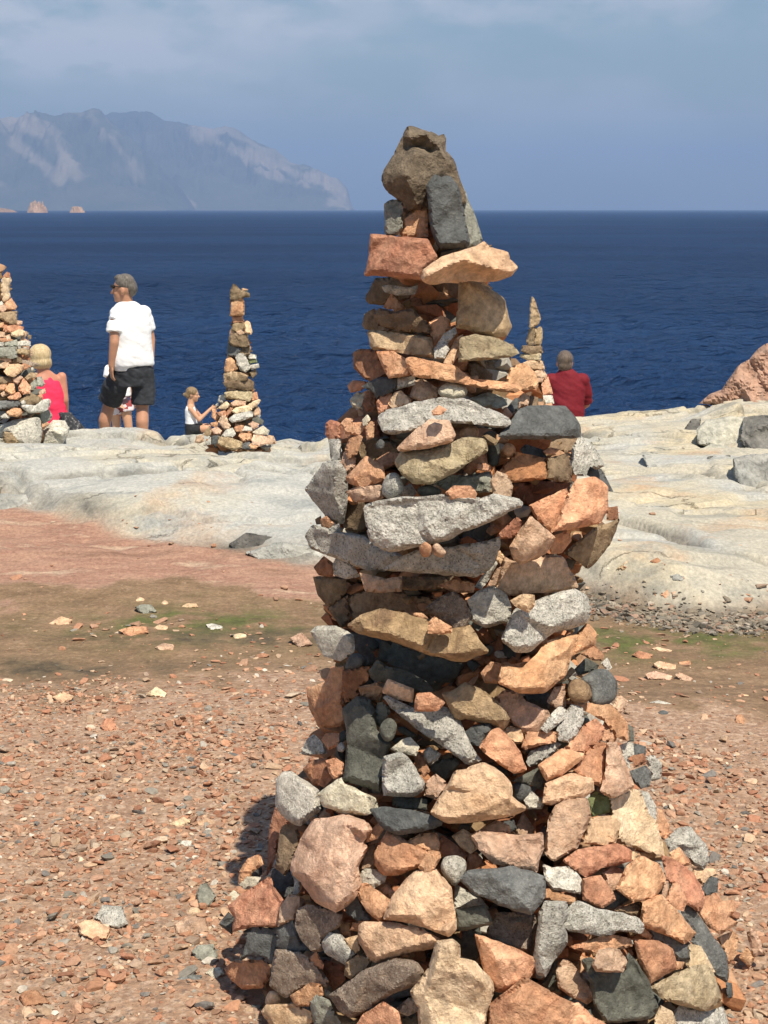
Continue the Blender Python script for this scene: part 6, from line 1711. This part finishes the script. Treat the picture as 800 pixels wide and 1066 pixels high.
def build_woman():
    y = 14.0; g = px(52, 441, y)
    p = person('person', (g[0], y, g[2] - .12), 'blonde woman in a sleeveless bright pink top sitting beside the left edge cairn')
    S, B = Vector((.86, .5, 0)), Vector((-.5, .86, 0))
    bm = bmesh.new()
    head(bm, (-.062, .02, .735), (-.55, .83, 0), .98, (-.035, 0, .60))
    loft(bm, [((.03,0,.0), .15, .12), ((.03,0,.10), .155, .115), ((.02,0,.25), .125, .09), ((.0,0,.42), .14, .095), ((-.01,0,.53), .135, .075), ((-.025,0,.60), .06, .055)], S, B)
    capsule(bm, (.115,.06,.545), .044, (.142,.03,.33), .036); capsule(bm, (.142,.03,.33), .036, (.128,.10,.14), .026)
    hand(bm, (.128,.10,.14), (-.1,.5,-.8), (-1,0,0), .9)
    capsule(bm, (-.135,-.06,.545), .044, (-.17,-.02,.33), .036); capsule(bm, (-.17,-.02,.33), .036, (-.14,.12,.16), .026)
    hand(bm, (-.14,.12,.16), (.2,.8,-.5), (1,0,0), .9)
    for sx in (-.07, .11):
        capsule(bm, (sx, .03, .06), .085, (sx - .20, .40, .08), .058); capsule(bm, (sx - .20, .40, .08), .058, (sx - .24, .46, -.28), .036)
        capsule(bm, (sx - .24, .46, -.28), .034, (sx - .32, .58, -.31), .03)
    fuse('body', bm, SKIN_R, p, .008, 5)
    bm = bmesh.new(); ellip(bm, (-.062, .0, .755), (.103, .100, .098)); ellip(bm, (-.060, -.015, .685), (.100, .085, .070)); ellip(bm, (.0, .0, .68), (.045, .06, .06)); ellip(bm, (-.125, .0, .68), (.045, .06, .06))
    fuse('hair', bm, M_BLOND, p, .008, 6, .006)
    bm = bmesh.new()
    loft(bm, [((.035,0,-.01), .165, .13), ((.035,0,.08), .168, .128), ((.025,0,.24), .138, .105), ((.005,0,.40), .148, .105), ((-.008,0,.50), .128, .088), ((-.016,0,.565), .088, .066)], S, B)
    fuse('top', bm, M_PINK, p, .009, 5, .010)
    bm = bmesh.new()
    loft(bm, [((.03,.02,-.03), .165, .13), ((.03,.01,.05), .165, .13)], S, B)
    for sx in (-.07, .11):
        tube(bm, [((sx, .03, .06), .10), ((sx - .18, .37, .08), .08), ((sx - .23, .44, -.15), .075)])
    fuse('trousers', bm, M_BLACK, p, .011, 5, .01)
    # the dark patterned bag slumped behind her
    y2 = 13.75; b = px(79, 452, y2)
    zg = float(terrain_z(b[0], y2))
    bm = bmesh.new()
    top = px(66, 427, y2)[2] - zg; 
    loft(bm, [((.0,0,.0), .17, .13), ((.0,0,.10), .185, .15), ((-.01,0,top * .45), .165, .14), ((-.04,0,top * .75), .115, .11), ((-.09,.0,top * .97), .055, .06)], (1,0,0), (0,1,0))
    o = fuse('bag', bm, M_MOTTLED, None, .010, 5, .025, 7)
    o.location = (b[0], y2, zg)
    tag(o, 'dark slumped patterned bag lying right of the woman in pink', 'bag')
build_woman()

def build_girl():
    y = 22.0; g = px(200, 452, y)
    zg = float(terrain_z(g[0], y))
    p = person('person', (g[0], y, g[2]), 'little girl in white top and black shorts reaching towards the slim cairn')
    bm = bmesh.new()
    head(bm, (.030, 0, .575), (1, -.15, -.08), .86, (-.005, 0, .44))
    loft(bm, [((-.0,0,.03), .085, .11), ((-.01,0,.12), .08, .105), ((-.01,0,.24), .07, .09), ((-.01,0,.36), .07, .105), ((-.005,0,.42), .055, .08), ((0,0,.45), .035, .04)], (1,0,0), (0,1,0))
    for s in (-1, 1):
        capsule(bm, (.0, .105 * s, .385), .036, (.125, .12 * s, .225), .030); capsule(bm, (.125, .12 * s, .225), .030, (.285, .045 * s, .375), .021)
        hand(bm, (.285, .045 * s, .375), (1, -.2 * s, .4), (0, 0, 1), .62)
        capsule(bm, (.02, .055 * s, .065), .065, (.22, .09 * s, .10), .048); capsule(bm, (.22, .09 * s, .10), .046, (.27, .08 * s, -.06), .03)
        capsule(bm, (.27, .08 * s, -.06), .028, (.36, .08 * s, -.075), .024)
    fuse('body', bm, SKIN_C, p, .008, 5)
    bm = bmesh.new(); ellip(bm, (.012, 0, .608), (.092, .079, .080)); ellip(bm, (-.045, 0, .575), (.045, .065, .062)); ellip(bm, (-.085, 0, .575), (.035, .03, .03))
    fuse('hair', bm, M_BROWN_HAIR, p, .008, 4, .010)
    bm = bmesh.new()
    loft(bm, [((-.0,0,.11), .094, .12), ((-.01,0,.24), .082, .105), ((-.012,0,.35), .080, .112), ((-.01,0,.40), .066, .088), ((-.005,0,.425), .05, .06)], (1,0,0), (0,1,0))
    fuse('top', bm, M_WHITE, p, .008, 5, .007)
    bm = bmesh.new()
    loft(bm, [((.0,0,.0), .10, .13), ((-.0,0,.09), .10, .128), ((-.005,0,.165), .092, .118)], (1,0,0), (0,1,0))
    for s in (-1, 1): tube(bm, [((.02, .055 * s, .07), .085), ((.15, .08 * s, .09), .078)])
    fuse('shorts', bm, M_BLACK, p, .009, 5, .006)
    # she sits on a stone of the shelf
    k = px(200, 452, y)
    us = [176, 190, 208, 226, 232, 224, 200, 180]; vs = [458, 453, 452, 454, 462, 474, 477, 470]
    o = make_stone('ledge_rock', list(zip(us, vs)), lambda u, v: 21.8 + 0 * np.asarray(u, float), 'X', 'f', None, step=1.5, thick=.6, relief=.3)
    tag(o, 'low rock under the little girl behind the pale ledge', 'rock', 'broken rocks along the pale ledge')
    bm = bmesh.new(); ellip(bm, (0, 0, 0), (.045, .03, .028)); capsule(bm, (-.05, 0, -.005), .016, (.05, 0, .012), .018)
    o = fuse('held_item', bm, M_BLACK, None, .007, 2)
    o.location = (g[0] + .345, y, g[2] + .405)
    tag(o, 'small dark item held out in the hands of the little girl', 'item')
build_girl()

def build_red_man():
    y = 15.7; g = px(590, 436, y)
    p = person('person', (g[0], y, g[2] - .185), 'man in a dark red shirt sitting with his back turned right of the cairn')
    bm = bmesh.new()
    head(bm, (-.028, .05, .755), (-.1, 1, -.12), 1.0, (-.015, 0, .62))
    loft(bm, [((0,0,0), .17, .13), ((0,0,.15), .165, .12), ((0,0,.35), .16, .11), ((0,.02,.50), .175, .11), ((0,.03,.60), .15, .08), ((-.01,.02,.67), .07, .06)], (1,0,0), (0,1,0))
    for s in (-1, 1):
        capsule(bm, (.165 * s, .03, .58), .055, (.21 * s, .10, .33), .045); capsule(bm, (.21 * s, .10, .33), .045, (.12 * s, .32, .22), .032)
        hand(bm, (.12 * s, .32, .22), (-.4 * s, .8, -.2), (0, 0, 1), 1.0)
        capsule(bm, (.09 * s, .03, .08), .09, (.13 * s, .45, .14), .062); capsule(bm, (.13 * s, .45, .14), .06, (.13 * s, .50, -.28), .04)
        capsule(bm, (.13 * s, .50, -.28), .038, (.14 * s, .66, -.31), .034)
    fuse('body', bm, SKIN_R, p, .008, 5)
    bm = bmesh.new(); ellip(bm, (-.028, .035, .795), (.084, .105, .092)); ellip(bm, (-.026, -.005, .735), (.074, .055, .068))
    fuse('hair', bm, M_DARK_HAIR, p, .008, 4, .008)
    bm = bmesh.new()
    loft(bm, [((0,0,.02), .185, .15), ((.0,0,.18), .180, .145), ((0,0,.36), .178, .135), ((0,.015,.50), .188, .128), ((-.003,.02,.60), .165, .10), ((-.012,.015,.655), .105, .08), ((-.015,.02,.69), .066, .062)], (1,0,0), (0,1,0))
    for s in (-1, 1):
        ellip(bm, (.158 * s, .03, .575), (.078, .08, .078))
        tube(bm, [((.15 * s, .025, .585), .072), ((.195 * s, .06, .45), .070), ((.215 * s, .10, .34), .066)])
    fuse('shirt', bm, M_MAROON, p, .009, 6, .012, 2)
    bm = bmesh.new()
    loft(bm, [((0,.02,-.02), .175, .14), ((0,.01,.08), .18, .145)], (1,0,0), (0,1,0))
    for s in (-1, 1): tube(bm, [((.09 * s, .03, .08), .105), ((.13 * s, .42, .13), .085), ((.13 * s, .47, -.05), .08)])
    fuse('shorts', bm, M_DENIM, p, .011, 5, .01)
build_red_man()
